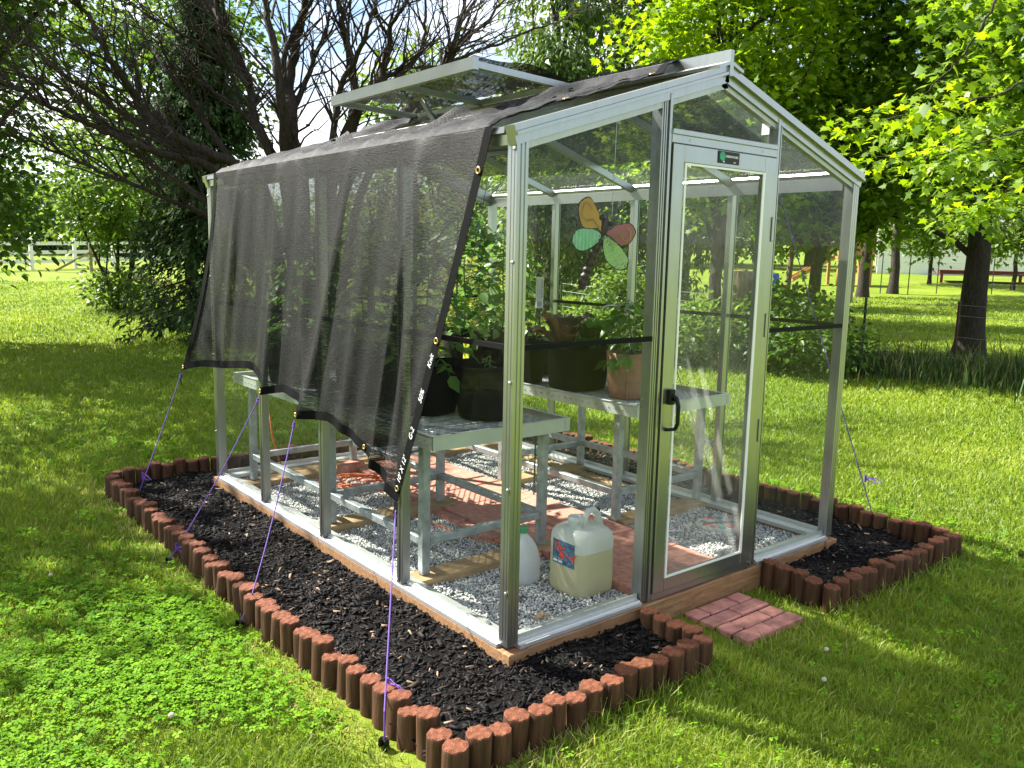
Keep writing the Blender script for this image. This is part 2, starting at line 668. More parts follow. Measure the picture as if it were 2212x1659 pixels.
def mat_tint(name, stops, rough=0.8, spec=0.3, trans=0.0):
    """colour per piece from the 'tint' attribute"""
    m, nt, N, L, out = new_mat(name)
    a = N.new('ShaderNodeAttribute')
    a.attribute_name = 'tint'
    r = N.new('ShaderNodeValToRGB')
    while len(r.color_ramp.elements) < len(stops):
        r.color_ramp.elements.new(0.5)
    for e, (p, c) in zip(r.color_ramp.elements, stops):
        e.position = p
        e.color = (*c, 1)
    L.new(a.outputs['Fac'], r.inputs['Fac'])
    b = pr(nt, (0.5, 0.5, 0.5), rough, 0, spec)
    L.new(r.outputs['Color'], b.inputs['Base Color'])
    if trans:
        t = N.new('ShaderNodeBsdfTranslucent')
        hs = N.new('ShaderNodeHueSaturation')
        hs.inputs['Hue'].default_value = 0.49
        hs.inputs['Value'].default_value = 1.5
        L.new(r.outputs['Color'], hs.inputs['Color'])
        L.new(hs.outputs['Color'], t.inputs['Color'])
        mixs = N.new('ShaderNodeMixShader')
        mixs.inputs['Fac'].default_value = trans
        L.new(b.outputs[0], mixs.inputs[1])
        L.new(t.outputs[0], mixs.inputs[2])
        L.new(mixs.outputs[0], out.inputs['Surface'])
    else:
        L.new(b.outputs[0], out.inputs['Surface'])
    return m


M = {}
M['alu'] = mat_alu('mill_aluminium')
M['alu_dark'] = mat_alu('dull_aluminium', (0.42, 0.43, 0.42), 0.5)
M['sill'] = mat_alu('sill_aluminium', (0.60, 0.61, 0.60), 0.45, 0.7)
M['galv'] = simple('galvanised_steel', (0.33, 0.36, 0.37), 0.48, 0.55, 0.3, 18, bmp=0.1)
M['bench'] = simple('bench_aluminium', (0.50, 0.53, 0.50), 0.5, 0.6, 0.12, 6)
M['glass'] = mat_glass('clear_pane', 0.015)
M['glass_door'] = mat_glass('dusty_door_pane', 0.20)
M['glass_roof'] = mat_glass('dusty_roof_pane', 0.07)
M['net'] = mat_net('black_shade_cloth', 0.72)
M['net_roof'] = mat_net('black_shade_cloth_roof', 0.80)
M['hem'] = simple('black_webbing', (0.004, 0.004, 0.0045), 0.8, 0, 0.3, 60, bmp=0.3, spec=0.08)
M['black'] = simple('black_plastic', (0.005, 0.005, 0.0055), 0.35, 0, 0.2, 30, spec=0.25)
M['rubber'] = simple('black_rubber', (0.004, 0.004, 0.0045), 0.6, 0, 0.2, 30, spec=0.12)
M['brass'] = simple('brass_grommet', (0.55, 0.38, 0.14), 0.35, 0.9, 0.1, 30)
M['steel'] = simple('bolt_steel', (0.55, 0.55, 0.55), 0.35, 0.9, 0.1, 30)
M['timber'] = mat_wood('base_timber', (0.16, 0.075, 0.030), (0.44, 0.26, 0.13))
M['board'] = mat_wood('pale_board', (0.24, 0.15, 0.07), (0.52, 0.36, 0.19), stretch=(3, 12, 12))
M['oldpost'] = mat_wood('grey_post', (0.16, 0.11, 0.07), (0.34, 0.26, 0.18), stretch=(12, 12, 2))
M['brick'] = simple('red_paver', (0.52, 0.225, 0.165), 0.85, 0, 0.28, 30, bmp=0.35)
M['brick_old'] = simple('worn_red_paver', (0.47, 0.20, 0.155), 0.85, 0, 0.42, 14, bmp=0.35)
M['lawn'] = mat_lawn()
M['mulch_soil'] = simple('mulch_soil', (0.005, 0.004, 0.004), 0.95, 0, 0.5, 60, bmp=1.0, spec=0.15, bdist=0.02)
M['mulch'] = mat_tint('black_mulch_chip', [(0.0, (0.0025, 0.002, 0.002)), (0.6, (0.006, 0.005, 0.0048)), (0.90, (0.014, 0.011, 0.010)), (0.962, (0.06, 0.04, 0.03)), (1.0, (0.40, 0.27, 0.17))], 0.7, 0.2)
M['gravel_bed'] = simple('gravel_bed', (0.20, 0.195, 0.18), 0.9, 0, 0.5, 80, bmp=1.0, bdist=0.02)
M['gravel'] = mat_tint('white_gravel', [(0.0, (0.24, 0.235, 0.22)), (0.3, (0.52, 0.52, 0.50)), (1.0, (0.80, 0.79, 0.76))], 0.8)
M['log_side'] = mat_log_side()
M['log_top'] = mat_log_top()
M['rope'] = simple('purple_cord', (0.115, 0.05, 0.30), 0.7, 0, 0.3, 200, bmp=0.4)
M['teal'] = simple('teal_twine', (0.01, 0.12, 0.17), 0.6, 0, 0.2, 50)
M['stake'] = simple('green_stake', (0.012, 0.045, 0.02), 0.5, 0, 0.2, 50)
M['bag'] = simple('black_felt', (0.006, 0.006, 0.0065), 0.95, 0, 0.35, 40, bmp=0.35, spec=0.1)
M['bag_brown'] = simple('charcoal_brown_felt', (0.022, 0.018, 0.017), 0.95, 0, 0.35, 40, bmp=0.35, spec=0.1)
M['bag_tan'] = simple('tan_felt', (0.36, 0.215, 0.15), 0.95, 0, 0.14, 25, bmp=0.3, spec=0.1)
M['soil'] = simple('potting_soil', (0.03, 0.02, 0.014), 0.95, 0, 0.5, 60, bmp=0.8)
M['white'] = simple('white_vinyl', (0.80, 0.80, 0.78), 0.4, 0, 0.05, 5)
M['cord'] = simple('orange_cord', (0.62, 0.135, 0.03), 0.55, 0, 0.15, 30)
M['stem'] = simple('green_stem', (0.07, 0.12, 0.03), 0.6, 0, 0.3, 40)
M['leaf_tomato'] = leaf_mat('tomato_leaf', (0.05, 0.12, 0.025), (0.13, 0.27, 0.045), 0.4)
M['leaf_pepper'] = leaf_mat('pepper_leaf', (0.035, 0.10, 0.018), (0.08, 0.20, 0.03), 0.35, 0.3, 0.5)
M['leaf_red'] = leaf_mat('red_lettuce_leaf', (0.045, 0.022, 0.016), (0.12, 0.075, 0.035), 0.3, 0.4, 0.4)
M['leaf_green'] = leaf_mat('green_lettuce_leaf', (0.05, 0.13, 0.02), (0.09, 0.22, 0.035), 0.4, 0.35, 0.4)
M['leaf_maple'] = leaf_mat('maple_leaf', (0.045, 0.10, 0.010), (0.17, 0.28, 0.022), 0.5)
M['leaf_bright'] = leaf_mat('bright_maple_leaf', (0.075, 0.16, 0.010), (0.23, 0.335, 0.02), 0.5)
M['leaf_dark'] = leaf_mat('dark_tree_leaf', (0.025, 0.06, 0.010), (0.085, 0.16, 0.02), 0.4)
M['leaf_mid'] = leaf_mat('tree_leaf', (0.045, 0.095, 0.014), (0.14, 0.22, 0.035), 0.45)
M['leaf_cedar'] = leaf_mat('cedar_spray', (0.030, 0.075, 0.018), (0.13, 0.20, 0.035), 0.3)
M['leaf_spruce'] = leaf_mat('spruce_needles', (0.018, 0.040, 0.014), (0.060, 0.10, 0.034), 0.12, 0.8, 0.08)
M['leaf_yellow'] = leaf_mat('yellow_green_leaf', (0.12, 0.15, 0.02), (0.30, 0.29, 0.04), 0.45)
M['bark'] = simple('dark_bark', (0.045, 0.036, 0.030), 0.9, 0, 0.5, 10, stretch=(4, 4, 0.8), bmp=1.0, spec=0.2, bdist=0.02)
M['bark_dead'] = simple('dead_tree_bark', (0.035, 0.026, 0.022), 0.9, 0, 0.55, 12, stretch=(4, 4, 0.8), bmp=1.0, spec=0.2, bdist=0.015)
M['bark_pale'] = simple('pale_bark', (0.20, 0.15, 0.11), 0.9, 0, 0.35, 10, stretch=(4, 4, 0.8), bmp=0.8, spec=0.2, bdist=0.02)
M['cut_wood'] = simple('cut_wood', (0.34, 0.24, 0.15), 0.85, 0, 0.35, 18, bmp=0.3)
M['rust'] = simple('rusty_steel', (0.07, 0.025, 0.018), 0.8, 0.2, 0.4, 30)
M['tpost'] = simple('green_steel_post', (0.02, 0.035, 0.025), 0.6, 0.2, 0.3, 30)
M['siding'] = simple('white_siding', (0.74, 0.74, 0.72), 0.7, 0, 0.06, 2)
M['siding_grey'] = simple('grey_siding', (0.42, 0.41, 0.39), 0.7, 0, 0.08, 2)
M['roof_brown'] = simple('brown_shingles', (0.13, 0.085, 0.07), 0.9, 0, 0.3, 6)
M['roof_grey'] = simple('grey_shingles', (0.16, 0.16, 0.17), 0.9, 0, 0.3, 6)
M['window'] = simple('dark_window', (0.03, 0.035, 0.04), 0.15, 0, 0.2, 2)
M['deck'] = simple('red_deck', (0.20, 0.045, 0.035), 0.8, 0, 0.2, 4)
M['orange_wood'] = simple('cedar_playset_wood', (0.42, 0.19, 0.07), 0.75, 0, 0.2, 8)
M['blue'] = simple('blue_plastic', (0.02, 0.09, 0.34), 0.5, 0, 0.1, 8)
M['drygrass'] = mat_tint('weed_blade', [(0.0, (0.025, 0.06, 0.010)), (0.8, (0.08, 0.14, 0.025)), (1.0, (0.35, 0.30, 0.14))], 0.6, 0.3, 0.3)
M['grass'] = mat_tint('grass_blade', [(0.0, (0.085, 0.155, 0.010)), (0.45, (0.175, 0.265, 0.016)), (0.85, (0.275, 0.34, 0.03)), (0.95, (0.36, 0.36, 0.08)), (1.0, (0.50, 0.44, 0.20))], 0.5, 0.35, 0.4)
M['clover'] = mat_tint('clover_leaf', [(0.0, (0.075, 0.20, 0.008)), (1.0, (0.20, 0.38, 0.014))], 0.7, 0.12, 0.35)
M['dry_leaf'] = simple('dry_leaf', (0.42, 0.29, 0.18), 0.8, 0, 0.2, 20)
M['flower'] = simple('clover_flower', (0.46, 0.44, 0.34), 0.8, 0, 0.1, 60)

# ------------------------------------------------------------------ ground
W, LN, HE, HR = 2.254, 3.07, 1.911, 2.27


def build_ground():
    rs = np.concatenate([np.linspace(0.0, 8, 50), np.geomspace(8.3, 600, 60)])
    na = 160
    ang = np.linspace(0, 2 * np.pi, na, endpoint=False)
    Rg, A = np.meshgrid(rs, ang, indexing='ij')
    x = CAM[0] + Rg * np.cos(A)
    y = CAM[1] + Rg * np.sin(A)
    z = gz(x, y)
    V = np.stack([x, y, z], -1).reshape(-1, 3)
    i, j = np.meshgrid(np.arange(len(rs) - 1), np.arange(na), indexing='ij')
    a = i * na + j
    b = i * na + (j + 1) % na
    Fc = np.stack([a, a + na, b + na, b], -1).reshape(-1, 4)
    me = make_mesh('lawn', V, [Fc], [M['lawn']], smooth=True)
    o = add_obj('lawn', me)
    o['kind'] = 'structure'


build_ground()

# mulch bed round the greenhouse: a rounded mound of soil with loose chips on it
BX0, BX1, BY0, BY1 = -0.53, 2.84, -0.37, 3.54


def in_gap(x, y):
    return (x > 0.74) & (x < 1.60) & (y < -0.0)


def bed_z(x, y):
    dx = np.minimum(np.maximum(0 - x, x - W), 10)
    dy = np.maximum(0 - y, y - LN)
    d = np.maximum(np.maximum(dx, dy), 0)          # distance outside the house
    return -0.055 - 0.04 * np.clip(d / 0.5, 0, 1) + 0.008 * np.sin(x * 9 + y * 4) + 0.006 * np.sin(x * 23 - y * 17)


def build_bed():
    Vs, Fs, n0 = [], [], 0

    def patch(x0, x1, y0, y1):
        nonlocal n0
        nx, ny = max(2, int((x1 - x0) / 0.04)), max(2, int((y1 - y0) / 0.04))
        X, Y = np.meshgrid(np.linspace(x0, x1, nx), np.linspace(y0, y1, ny), indexing='ij')
        V = np.stack([X, Y, bed_z(X, Y)], -1).reshape(-1, 3)
        i, j = np.meshgrid(np.arange(nx - 1), np.arange(ny - 1), indexing='ij')
        a = i * ny + j
        Fs.append(np.stack([a, a + ny, a + ny + 1, a + 1], -1).reshape(-1, 4) + n0)
        Vs.append(V)
        n0 += len(V)
    patch(BX0, 0.02, BY0, BY1)
    patch(W - 0.02, BX1, BY0, BY1)
    patch(0.02, 0.72, BY0, 0.02)
    patch(1.62, W - 0.02, BY0, 0.02)
    patch(0.02, W - 0.02, LN - 0.02, BY1)
    me = make_mesh('mulch_bed', np.concatenate(Vs), [np.concatenate(Fs)], [M['mulch_soil']], smooth=True)
    add_obj('mulch_bed', me)['kind'] = 'structure'
    # chips
    n = 42000
    x = rng.uniform(BX0, BX1, n)
    y = rng.uniform(BY0, BY1, n)
    out = ((x < -0.01) | (x > W + 0.01) | (y < -0.01) | (y > LN + 0.01)) & ~in_gap(x, y) & ~((x > 0.70) & (x < 1.64) & (y < 0))
    x, y = x[out], y[out]
    n = len(x)
    z = bed_z(x, y) + rng.uniform(0.0, 0.012, n)
    ln = rng.gamma(2.4, 0.0068, n) + 0.009
    wd = ln * rng.uniform(0.14, 0.38, n)
    az = rng.uniform(0, 2 * np.pi, n)
    el = rng.normal(0, 0.28, n)
    d = np.stack([np.cos(az) * np.cos(el), np.sin(az) * np.cos(el), np.sin(el)], 1)
    Mx = rot_mats(d, rng.normal(0, 0.5, n))
    t = np.array([(-.5, -.4, 0), (.5, -.5, 0), (.42, .5, 0), (-.5, .35, 0), (-.5, -.4, -1), (.5, -.5, -1), (.42, .5, -1), (-.5, .35, -1)])
    sc = np.stack([ln, wd, np.full(n, 0.004)], 1)
    V = np.stack([x, y, z], 1)[:, None] + np.einsum('nij,nkj->nki', Mx, t[None] * sc[:, None])
    q = np.array([(0, 1, 2, 3), (0, 4, 5, 1), (1, 5, 6, 2), (2, 6, 7, 3), (3, 7, 4, 0)])
    F4 = (np.arange(n) * 8)[:, None, None] + q[None]
    tint = rng.random(n) ** 1.0
    me = make_mesh('mulch_chips', V.reshape(-1, 3), [F4.reshape(-1, 4)], [M['mulch']], tint=np.repeat(tint, 8))
    tag(add_obj('mulch_chips', me), 'loose black shredded wood mulch covering the bed round the greenhouse', 'mulch', kind='stuff')


build_bed()


# gravel floor
def build_gravel():
    mb = MB()
    mb.grid([[(x, y, -0.035) for y in np.linspace(0.06, LN - 0.06, 3)] for x in np.linspace(0.06, W - 0.06, 3)])
    mb.build('gravel_floor', M['gravel_bed'])['kind'] = 'structure'
    n = 80000
    x = rng.uniform(0.075, W - 0.075, n)
    y = rng.uniform(0.075, LN - 0.075, n)
    ok = ~((x > 0.80) & (x < 1.46) & (y < 2.72))
    x, y = x[ok], y[ok]
    n = len(x)
    s = rng.uniform(0.0042, 0.0088, n)
    z = -0.034 + rng.uniform(0, 0.012, n) + 0.006 * np.sin(x * 13) * np.sin(y * 11)
    t = np.array([(1, 0, 0), (-1, 0, 0), (0, 1, 0), (0, -1, 0), (0, 0, .75), (0, 0, -.75)])
    d = rng.normal(size=(n, 3))
    Mx = rot_mats(d, rng.uniform(0, 6.28, n))
    st = rng.uniform(0.6, 1.25, (n, 1, 3))
    V = np.stack([x, y, z], 1)[:, None] + np.einsum('nij,nkj->nki', Mx, t[None] * st * s[:, None, None])
    q = np.array([(0, 2, 4), (2, 1, 4), (1, 3, 4), (3, 0, 4), (2, 0, 5), (1, 2, 5), (3, 1, 5), (0, 3, 5)])
    F3 = (np.arange(n) * 6)[:, None, None] + q[None]
    me = make_mesh('gravel', V.reshape(-1, 3), [F3.reshape(-1, 3)], [M['gravel']], tint=np.repeat(rng.random(n), 6))
    tag(add_obj('gravel', me), 'pale crushed stone spread over the greenhouse floor', 'gravel', kind='stuff')


build_gravel()


# red paver path inside the greenhouse, and the small landing before its door
def build_paths():
    mb = MB()
    pw, pl = 0.30, 0.30
    y = 0.10
    row = 0
    while y < 2.65:
        for k in range(2):
            x0 = 0.82 + k * 0.315
            dz = random.uniform(-0.003, 0.003)
            off = 0.012 * math.sin(row * 1.7)
            mb.box((x0 + off, y, -0.05), (x0 + 0.31 + off, y + pl - 0.006, 0.005 + dz))
        y += pl
        row += 1
    o = mb.build('brick_path', M['brick'], bevel=0.004)
    o['kind'] = 'structure'
    o['label'] = 'path of red square pavers down the middle of the greenhouse floor'
    # worn edging bricks along its left side
    mb = MB()
    for i in range(12):
        y0 = 0.72 + i * 0.165
        mb.box((0.735, y0, -0.04), (0.800, y0 + 0.155, -0.004 + random.uniform(-0.004, 0.004)))
    mb.build('path_edging', M['brick_old'], bevel=0.005)['kind'] = 'structure'
    mb = MB()
    x0, y0 = 0.985, -0.385
    # basket-weave of eight bricks
    bl, bw = 0.206, 0.103
    spots = [(0, 0, 1), (0, 1, 1), (1, 0, 1), (1, 1, 1), (0, 2, 1), (1, 2, 1)]
    for r in range(4):
        for c in range(3 if r % 2 else 2):
            if r % 2 == 0:
                a, b = x0 + c * bl, x0 + (c + 1) * bl - 0.006
            else:
                a = x0 + max(0, (c - 0.5) * bl)
                b = x0 + min(2 * bl, (c + 0.5) * bl) - 0.011
            dz = random.uniform(-0.004, 0.004)
            mb.box((a, y0 + r * bw * 0.87, -0.17), (b, y0 + (r + 1) * bw * 0.87 - 0.011, -0.098 + dz))
    mb.box((x0 + 0.002, y0 + 0.003, -0.18), (x0 + 2 * bl - 0.012, y0 + 0.355, -0.108), 1)
    mb.build('brick_landing', [M['brick_old'], M['soil']], bevel=0.004)['kind'] = 'structure'


build_paths()


# ------------------------------------------------------------------ log edging, every log a thing
def log_meshes():
    out = []
    for k in range(7):
        n = 28
        rr = random.Random(100 + k)
        ph = [rr.uniform(0, 6.28) for _ in range(4)]
        crack = rr.uniform(0, 6.28)

        def rad(a):
            v = 1 + 0.018 * math.sin(2 * a + ph[0]) + 0.012 * math.sin(3 * a + ph[1]) + 0.006 * math.sin(7 * a + ph[2]) + 0.004 * math.sin(11 * a + ph[3])
            dd = abs((a - crack + math.pi) % (2 * math.pi) - math.pi)
            return v * (1 - (0.09 if (dd < 0.12 and k % 3 == 0) else 0.0))
        V, Fs, mi = [], [], []
        zs = [-0.24, -0.12, -0.02, -0.004, 0.0]
        sc = [1.03, 1.01, 1.0, 0.985, 0.94]
        for z, s in zip(zs, sc):
            for i in range(n):
                a = 2 * math.pi * i / n
                r = 0.0412 * s * rad(a)
                V.append((r * math.cos(a), r * math.sin(a), z + (0.0025 * math.sin(7 * a + ph[1]) if z > -0.01 else 0)))
        for s2, zz in ((0.5, 0.0015), ):
            for i in range(n):
                a = 2 * math.pi * i / n
                V.append((0.0412 * s2 * math.cos(a), 0.0412 * s2 * math.sin(a), zz + 0.0015 * math.sin(3 * a)))
        V.append((0, 0, 0.001))
        for j in range(5):
            for i in range(n):
                Fs.append((j * n + i, j * n + (i + 1) % n, (j + 1) * n + (i + 1) % n, (j + 1) * n + i))
                mi.append(0 if j < 3 else 1)
        for i in range(n):
            Fs.append((5 * n + i, 5 * n + (i + 1) % n, 6 * n))
            mi.append(1)
        me = bpy.data.meshes.new('edging_log')
        me.from_pydata(V, [], Fs)
        me.materials.append(M['log_side'])
        me.materials.append(M['log_top'])
        me.polygons.foreach_set('material_index', mi)
        me.polygons.foreach_set('use_smooth', [m == 0 for m in mi])
        me.update()
        out.append(me)
    return out


LOGS = log_meshes()


def log_row(pts, where, group):
    for i, (x, y) in enumerate(pts):
        o = bpy.data.objects.new('edging_log', random.choice(LOGS))
        COL.objects.link(o)
        alt = 1 if i % 2 else -1
        o.location = (x + random.uniform(-0.006, 0.006), y + random.uniform(-0.006, 0.006), 0.004 + alt * 0.004 + random.uniform(-0.014, 0.014))
        o.rotation_euler = (random.gauss(0, 0.035), random.gauss(0, 0.035), random.uniform(0, 6.28))
        s = random.uniform(0.92, 1.08)
        o.scale = (s, s, 1)
        tag(o, where % ordinal(i + 1), 'edging log', group)


LS = 0.0835
log_row([(-0.505 - 0.055 * min(1, max(0, (y + 0.05) / 0.9)) + 0.004 * (1 if i % 2 else -1), y) for i, y in enumerate(np.arange(-0.30, 3.40, LS))],
        'reddish brown log, %s from the near corner along the left row', 'logs edging the left side of the mulch bed')
log_row([(x, -0.385 + 0.004 * (1 if i % 2 else -1)) for i, x in enumerate(np.arange(-0.505, 0.74, LS))],
        'reddish brown log, %s from the near corner along the front row', 'logs edging the near front strip of mulch')
log_row([(0.715, y) for y in (-0.30, -0.225, -0.15, -0.075)],
        'reddish brown log beside the brick landing, %s from its row end towards the door', 'logs beside the brick landing near side')
log_row([(1.615, y) for y in (-0.06, -0.14, -0.215, -0.295)],
        'dark brown log right of the brick landing, %s from the greenhouse wall', 'logs beside the brick landing far side')
log_row([(x, -0.388 + 0.004 * (1 if i % 2 else -1)) for i, x in enumerate(np.arange(1.615, 2.84, LS))],
        'dark brown log, %s from the landing along the right front row', 'logs edging the right front strip of mulch')
log_row([(2.86 + 0.004 * (1 if i % 2 else -1), y) for i, y in enumerate(np.arange(-0.385, 3.5, LS))],
        'brown log, %s from the right corner along the row behind the greenhouse', 'logs edging the right side of the mulch bed')
log_row([(x, 3.56 + 0.004 * (1 if i % 2 else -1)) for i, x in enumerate(np.arange(-0.50, 2.82, LS))],
        'brown log, %s from the far left corner along the back row', 'logs edging the back of the mulch bed')

# ------------------------------------------------------------------ greenhouse
def slope_z(x):
    return HE + (HR - HE) * (1 - abs(x - W / 2) / (W / 2))


SN = Vector((-(HR - HE), 0, W / 2)).normalized()       # outward normal of the left slope
FLUTE = [(0, 0), (0.012, 0), (0.014, 0.004), (0.020, 0.004), (0.022, 0), (0.030, 0), (0.032, 0.004), (0.038, 0.004), (0.040, 0), (0.052, 0), (0.052, 0.052), (0, 0.052)]
BAYS = [0.767, 1.535, 2.302]
ZB = 1.145


def build_greenhouse():
    g = thing('greenhouse', 'aluminium framed glass greenhouse with gable door and open roof vent', 'greenhouse', (0, 0, 0))
    # timber base
    for nm, lo, hi in (('timber_beam', (-0.012, -0.03, -0.15), (0.085, LN + 0.03, -0.012)), ('timber_beam', (W - 0.085, -0.03, -0.15), (W + 0.012, LN + 0.03, -0.012)),
                       ('timber_beam', (0.087, -0.018, -0.15), (W - 0.087, 0.075, -0.013)), ('timber_beam', (0.087, LN - 0.075, -0.15), (W - 0.087, LN + 0.018, -0.013))):
        MB().box(lo, hi).build(nm, M['timber'], g, bevel=0.004)

    def sill(p0, p1, inw):
        """aluminium sill: lip outside, shelf sloping inwards"""
        prof = [(-0.012, -0.011), (0.088, -0.011), (0.088, 0.010), (0.050, 0.014), (0.030, 0.016), (0.028, 0.034), (0.020, 0.034), (0.018, 0.012), (0.002, 0.010), (0.000, 0.004), (-0.012, 0.004)]
        MB().prism(prof, p0, p1, inw, (0, 0, 1)).build('sill_rail', M['sill'], g)
    sill((0, 0.052, 0), (0, LN - 0.052, 0), (1, 0, 0))
    sill((W, LN - 0.052, 0), (W, 0.052, 0), (-1, 0, 0))
    sill((0.735, 0, 0), (0.055, 0, 0), (0, 1, 0))
    sill((W - 0.055, 0, 0), (1.565, 0, 0), (0, 1, 0))
    sill((0.055, LN, 0), (W - 0.055, LN, 0), (0, -1, 0))
    MB().box((0.795, -0.004, -0.010), (1.507, 0.080, 0.022)).build('threshold', M['alu'], g, bevel=0.003)

    # corner posts
    def post(name, x, y, sx, sy, z1, mat='alu', w=1.0):
        mb = MB()
        prof = [(a * w, b * w) for a, b in FLUTE]
        mb.prism(prof, (x, y, 0.004), (x, y, z1), (sx, 0, 0), (0, sy, 0))
        # flutes on the other face too
        for q in (0.012, 0.030):
            xx = x - sx * 0.0015
            lo = (min(xx, xx + sx * 0.003), min(y + sy * q, y + sy * (q + 0.009)), 0.03)
            hi = (max(xx, xx + sx * 0.003), max(y + sy * q, y + sy * (q + 0.009)), z1 - 0.02)
            mb.box(lo, hi)
        return mb.build(name, M[mat], g)
    post('corner_post', 0, 0, 1, 1, HE - 0.003)
    post('corner_post', W, 0, -1, 1, HE - 0.003)
    post('corner_post', 0, LN, 1, -1, HE - 0.003)
    post('corner_post', W, LN, -1, -1, HE - 0.003)

    def wall_post(x, y, sx):
        mb = MB()
        mb.box((min(x, x + sx * 0.040), y - 0.018, 0.014), (max(x, x + sx * 0.040), y + 0.018, HE - 0.06))
        mb.box((min(x - sx * 0.006, x - sx * 0.0005), y - 0.024, 0.008), (max(x - sx * 0.006, x - sx * 0.0005), y - 0.007, HE - 0.03))
        mb.box((min(x - sx * 0.006, x - sx * 0.0005), y + 0.004, 0.008), (max(x - sx * 0.006, x - sx * 0.0005), y + 0.024, HE - 0.03))
        return mb.build('wall_post', M['alu'], g, bevel=0.002)
    for y in BAYS:
        wall_post(0.0, y, 1)
        wall_post(W, y, -1)
    for x in (0.76, 1.50):
        mb = MB()
        mb.box((x - 0.02, LN - 0.045, 0.014), (x + 0.02, LN, slope_z(x) - 0.05))
        mb.build('wall_post', M['alu'], g, bevel=0.002)

    # door jambs: mullions that run from sill to rake
    for x0, s in ((0.742, 1), (1.560, -1)):
        mb = MB()
        zt = slope_z(x0) - 0.035
        a, b = sorted((x0, x0 + s * 0.032))
        mb.box((a, 0.004, -0.004), (b, 0.06, zt))
        a, b = sorted((x0 + s * 0.033, x0 + s * 0.047))
        mb.box((a, -0.008, -0.006), (b, 0.05, zt + 0.01))
        a, b = sorted((x0 + s * 0.008, x0 + s * 0.014))
        mb.box((a, -0.001, 0.0), (b, 0.0035, zt))
        a, b = sorted((x0 + s * 0.020, x0 + s * 0.026))
        mb.box((a, -0.001, 0.0), (b, 0.0035, zt))
        mb.build('door_jamb', M['alu'], g, bevel=0.0015)
    mb = MB()
    mb.box((0.792, -0.010, 1.935), (1.510, 0.040, 1.985))
    mb.box((0.792, -0.016, 1.968), (1.510, -0.0105, 1.990))
    hd = mb.build('door_header', M['alu'], g, bevel=0.002)
    for x in (0.90, 1.40):
        MB().lathe([(0.0, -0.004), (0.004, -0.003), (0.006, 0)], n=8).build('screw', M['steel'], hd, origin=(0, 0, 0)).location = (0, 0, 0)
        o = hd.children[-1]
        o.rotation_euler = (R(90), 0, 0)
        o.location = (x, -0.011, 1.952)

    # eave beams (outside gutter lip and deep inner beam)
    for x, s in ((0.0, 1), (W, -1)):
        mb = MB()
        prof = [(0.0, -0.055), (0.045, -0.060), (0.050, -0.012), (0.056, 0.010), (0.050, 0.022), (0.0, 0.010), (-0.016, 0.006), (-0.018, -0.016), (-0.004, -0.020)]
        mb.prism(prof, (x, 0.053, HE), (x, LN - 0.053, HE), (s, 0, 0), (0, 0, 1))
        mb.build('eave_beam', M['alu'], g)
        MB().box((min(x + s * 0.051, x + s * 0.057), 0.06, HE - 0.075), (max(x + s * 0.051, x + s * 0.057), LN - 0.06, HE - 0.013)).build('eave_plate', M['alu'], g)

    # rakes front and back
    for y, s in ((0.0, 1), (LN, -1)):
        for sx in (0, 1):
            a = Vector((-0.02 if sx == 0 else W + 0.02, y, HE - 0.012))
            b = Vector((W / 2, y, HR - 0.008))
            nn = Vector((SN.x if sx == 0 else -SN.x, 0, SN.z))
            mb = MB()
            dd = (b - a).normalized()
            prof = [(-0.004, -0.050), (0.040, -0.050), (0.040, 0.018), (-0.014, 0.018), (-0.014, -0.004), (-0.022, -0.006), (-0.022, -0.018), (-0.004, -0.020)]
            mb.prism(prof, a, b, (0, s, 0), nn)
            mb.build('rake_rail', M['alu'], g)
            mb = MB()
            mb.beam(a + nn * -0.062 + Vector((0, s * 0.02, 0)), b + nn * -0.062 + Vector((0, s * 0.02, 0)), 0.028, 0.022, nn)
            mb.build('rake_inner_rail', M['alu_dark'], g)
    # ridge
    mb = MB()
    prof = [(-0.085, -0.022), (-0.010, 0.004), (-0.012, 0.050), (0.012, 0.050), (0.010, 0.004), (0.085, -0.022), (0.080, -0.034), (0.012, -0.012), (0.012, -0.055), (-0.012, -0.055), (-0.012, -0.012), (-0.080, -0.034)]
    mb.prism(prof, (W / 2, -0.024, HR + 0.02), (W / 2, LN + 0.024, HR + 0.02), (1, 0, 0), (0, 0, 1))
    mb.build('ridge_beam', M['alu'], g)
    # rafters
    for y in BAYS:
        for sx in (0, 1):
            a = Vector((0.05 if sx == 0 else W - 0.05, y, slope_z(0.05) - 0.020))
            b = Vector((W / 2 - 0.014 if sx == 0 else W / 2 + 0.014, y, slope_z(W / 2 - 0.014) - 0.020))
            mb = MB()
            mb.beam(a, b, 0.032, 0.042, (0, 0, 1))
            mb.build('rafter', M['alu'], g, bevel=0.002)

    # black glazing bars at mid height
    def bar(p0, p1):
        MB().beam(p0, p1, 0.016, 0.020).build('glazing_bar', M['rubber'], g)
    ys = [0.0] + BAYS + [LN]
    for x, s in ((0.008, 1), (W - 0.008, -1)):
        for k in range(4):
            bar((x, ys[k] + 0.026 + (0.03 if k == 0 else 0), ZB), (x, ys[k + 1] - 0.026 - (0.03 if k == 3 else 0), ZB))
    bar((0.055, 0.010, ZB), (0.740, 0.010, ZB))
    bar((1.562, 0.010, ZB), (W - 0.055, 0.010, ZB))
    for a, b in ((0.055, 0.738), (0.782, 1.478), (1.522, W - 0.055)):
        bar((a, LN - 0.012, ZB), (b, LN - 0.012, ZB))

    # panes
    def pane(pts, mat='glass'):
        mb = MB()
        mb.add(pts, [tuple(range(len(pts)))])
        return mb.build('glass_pane', M[mat], g)
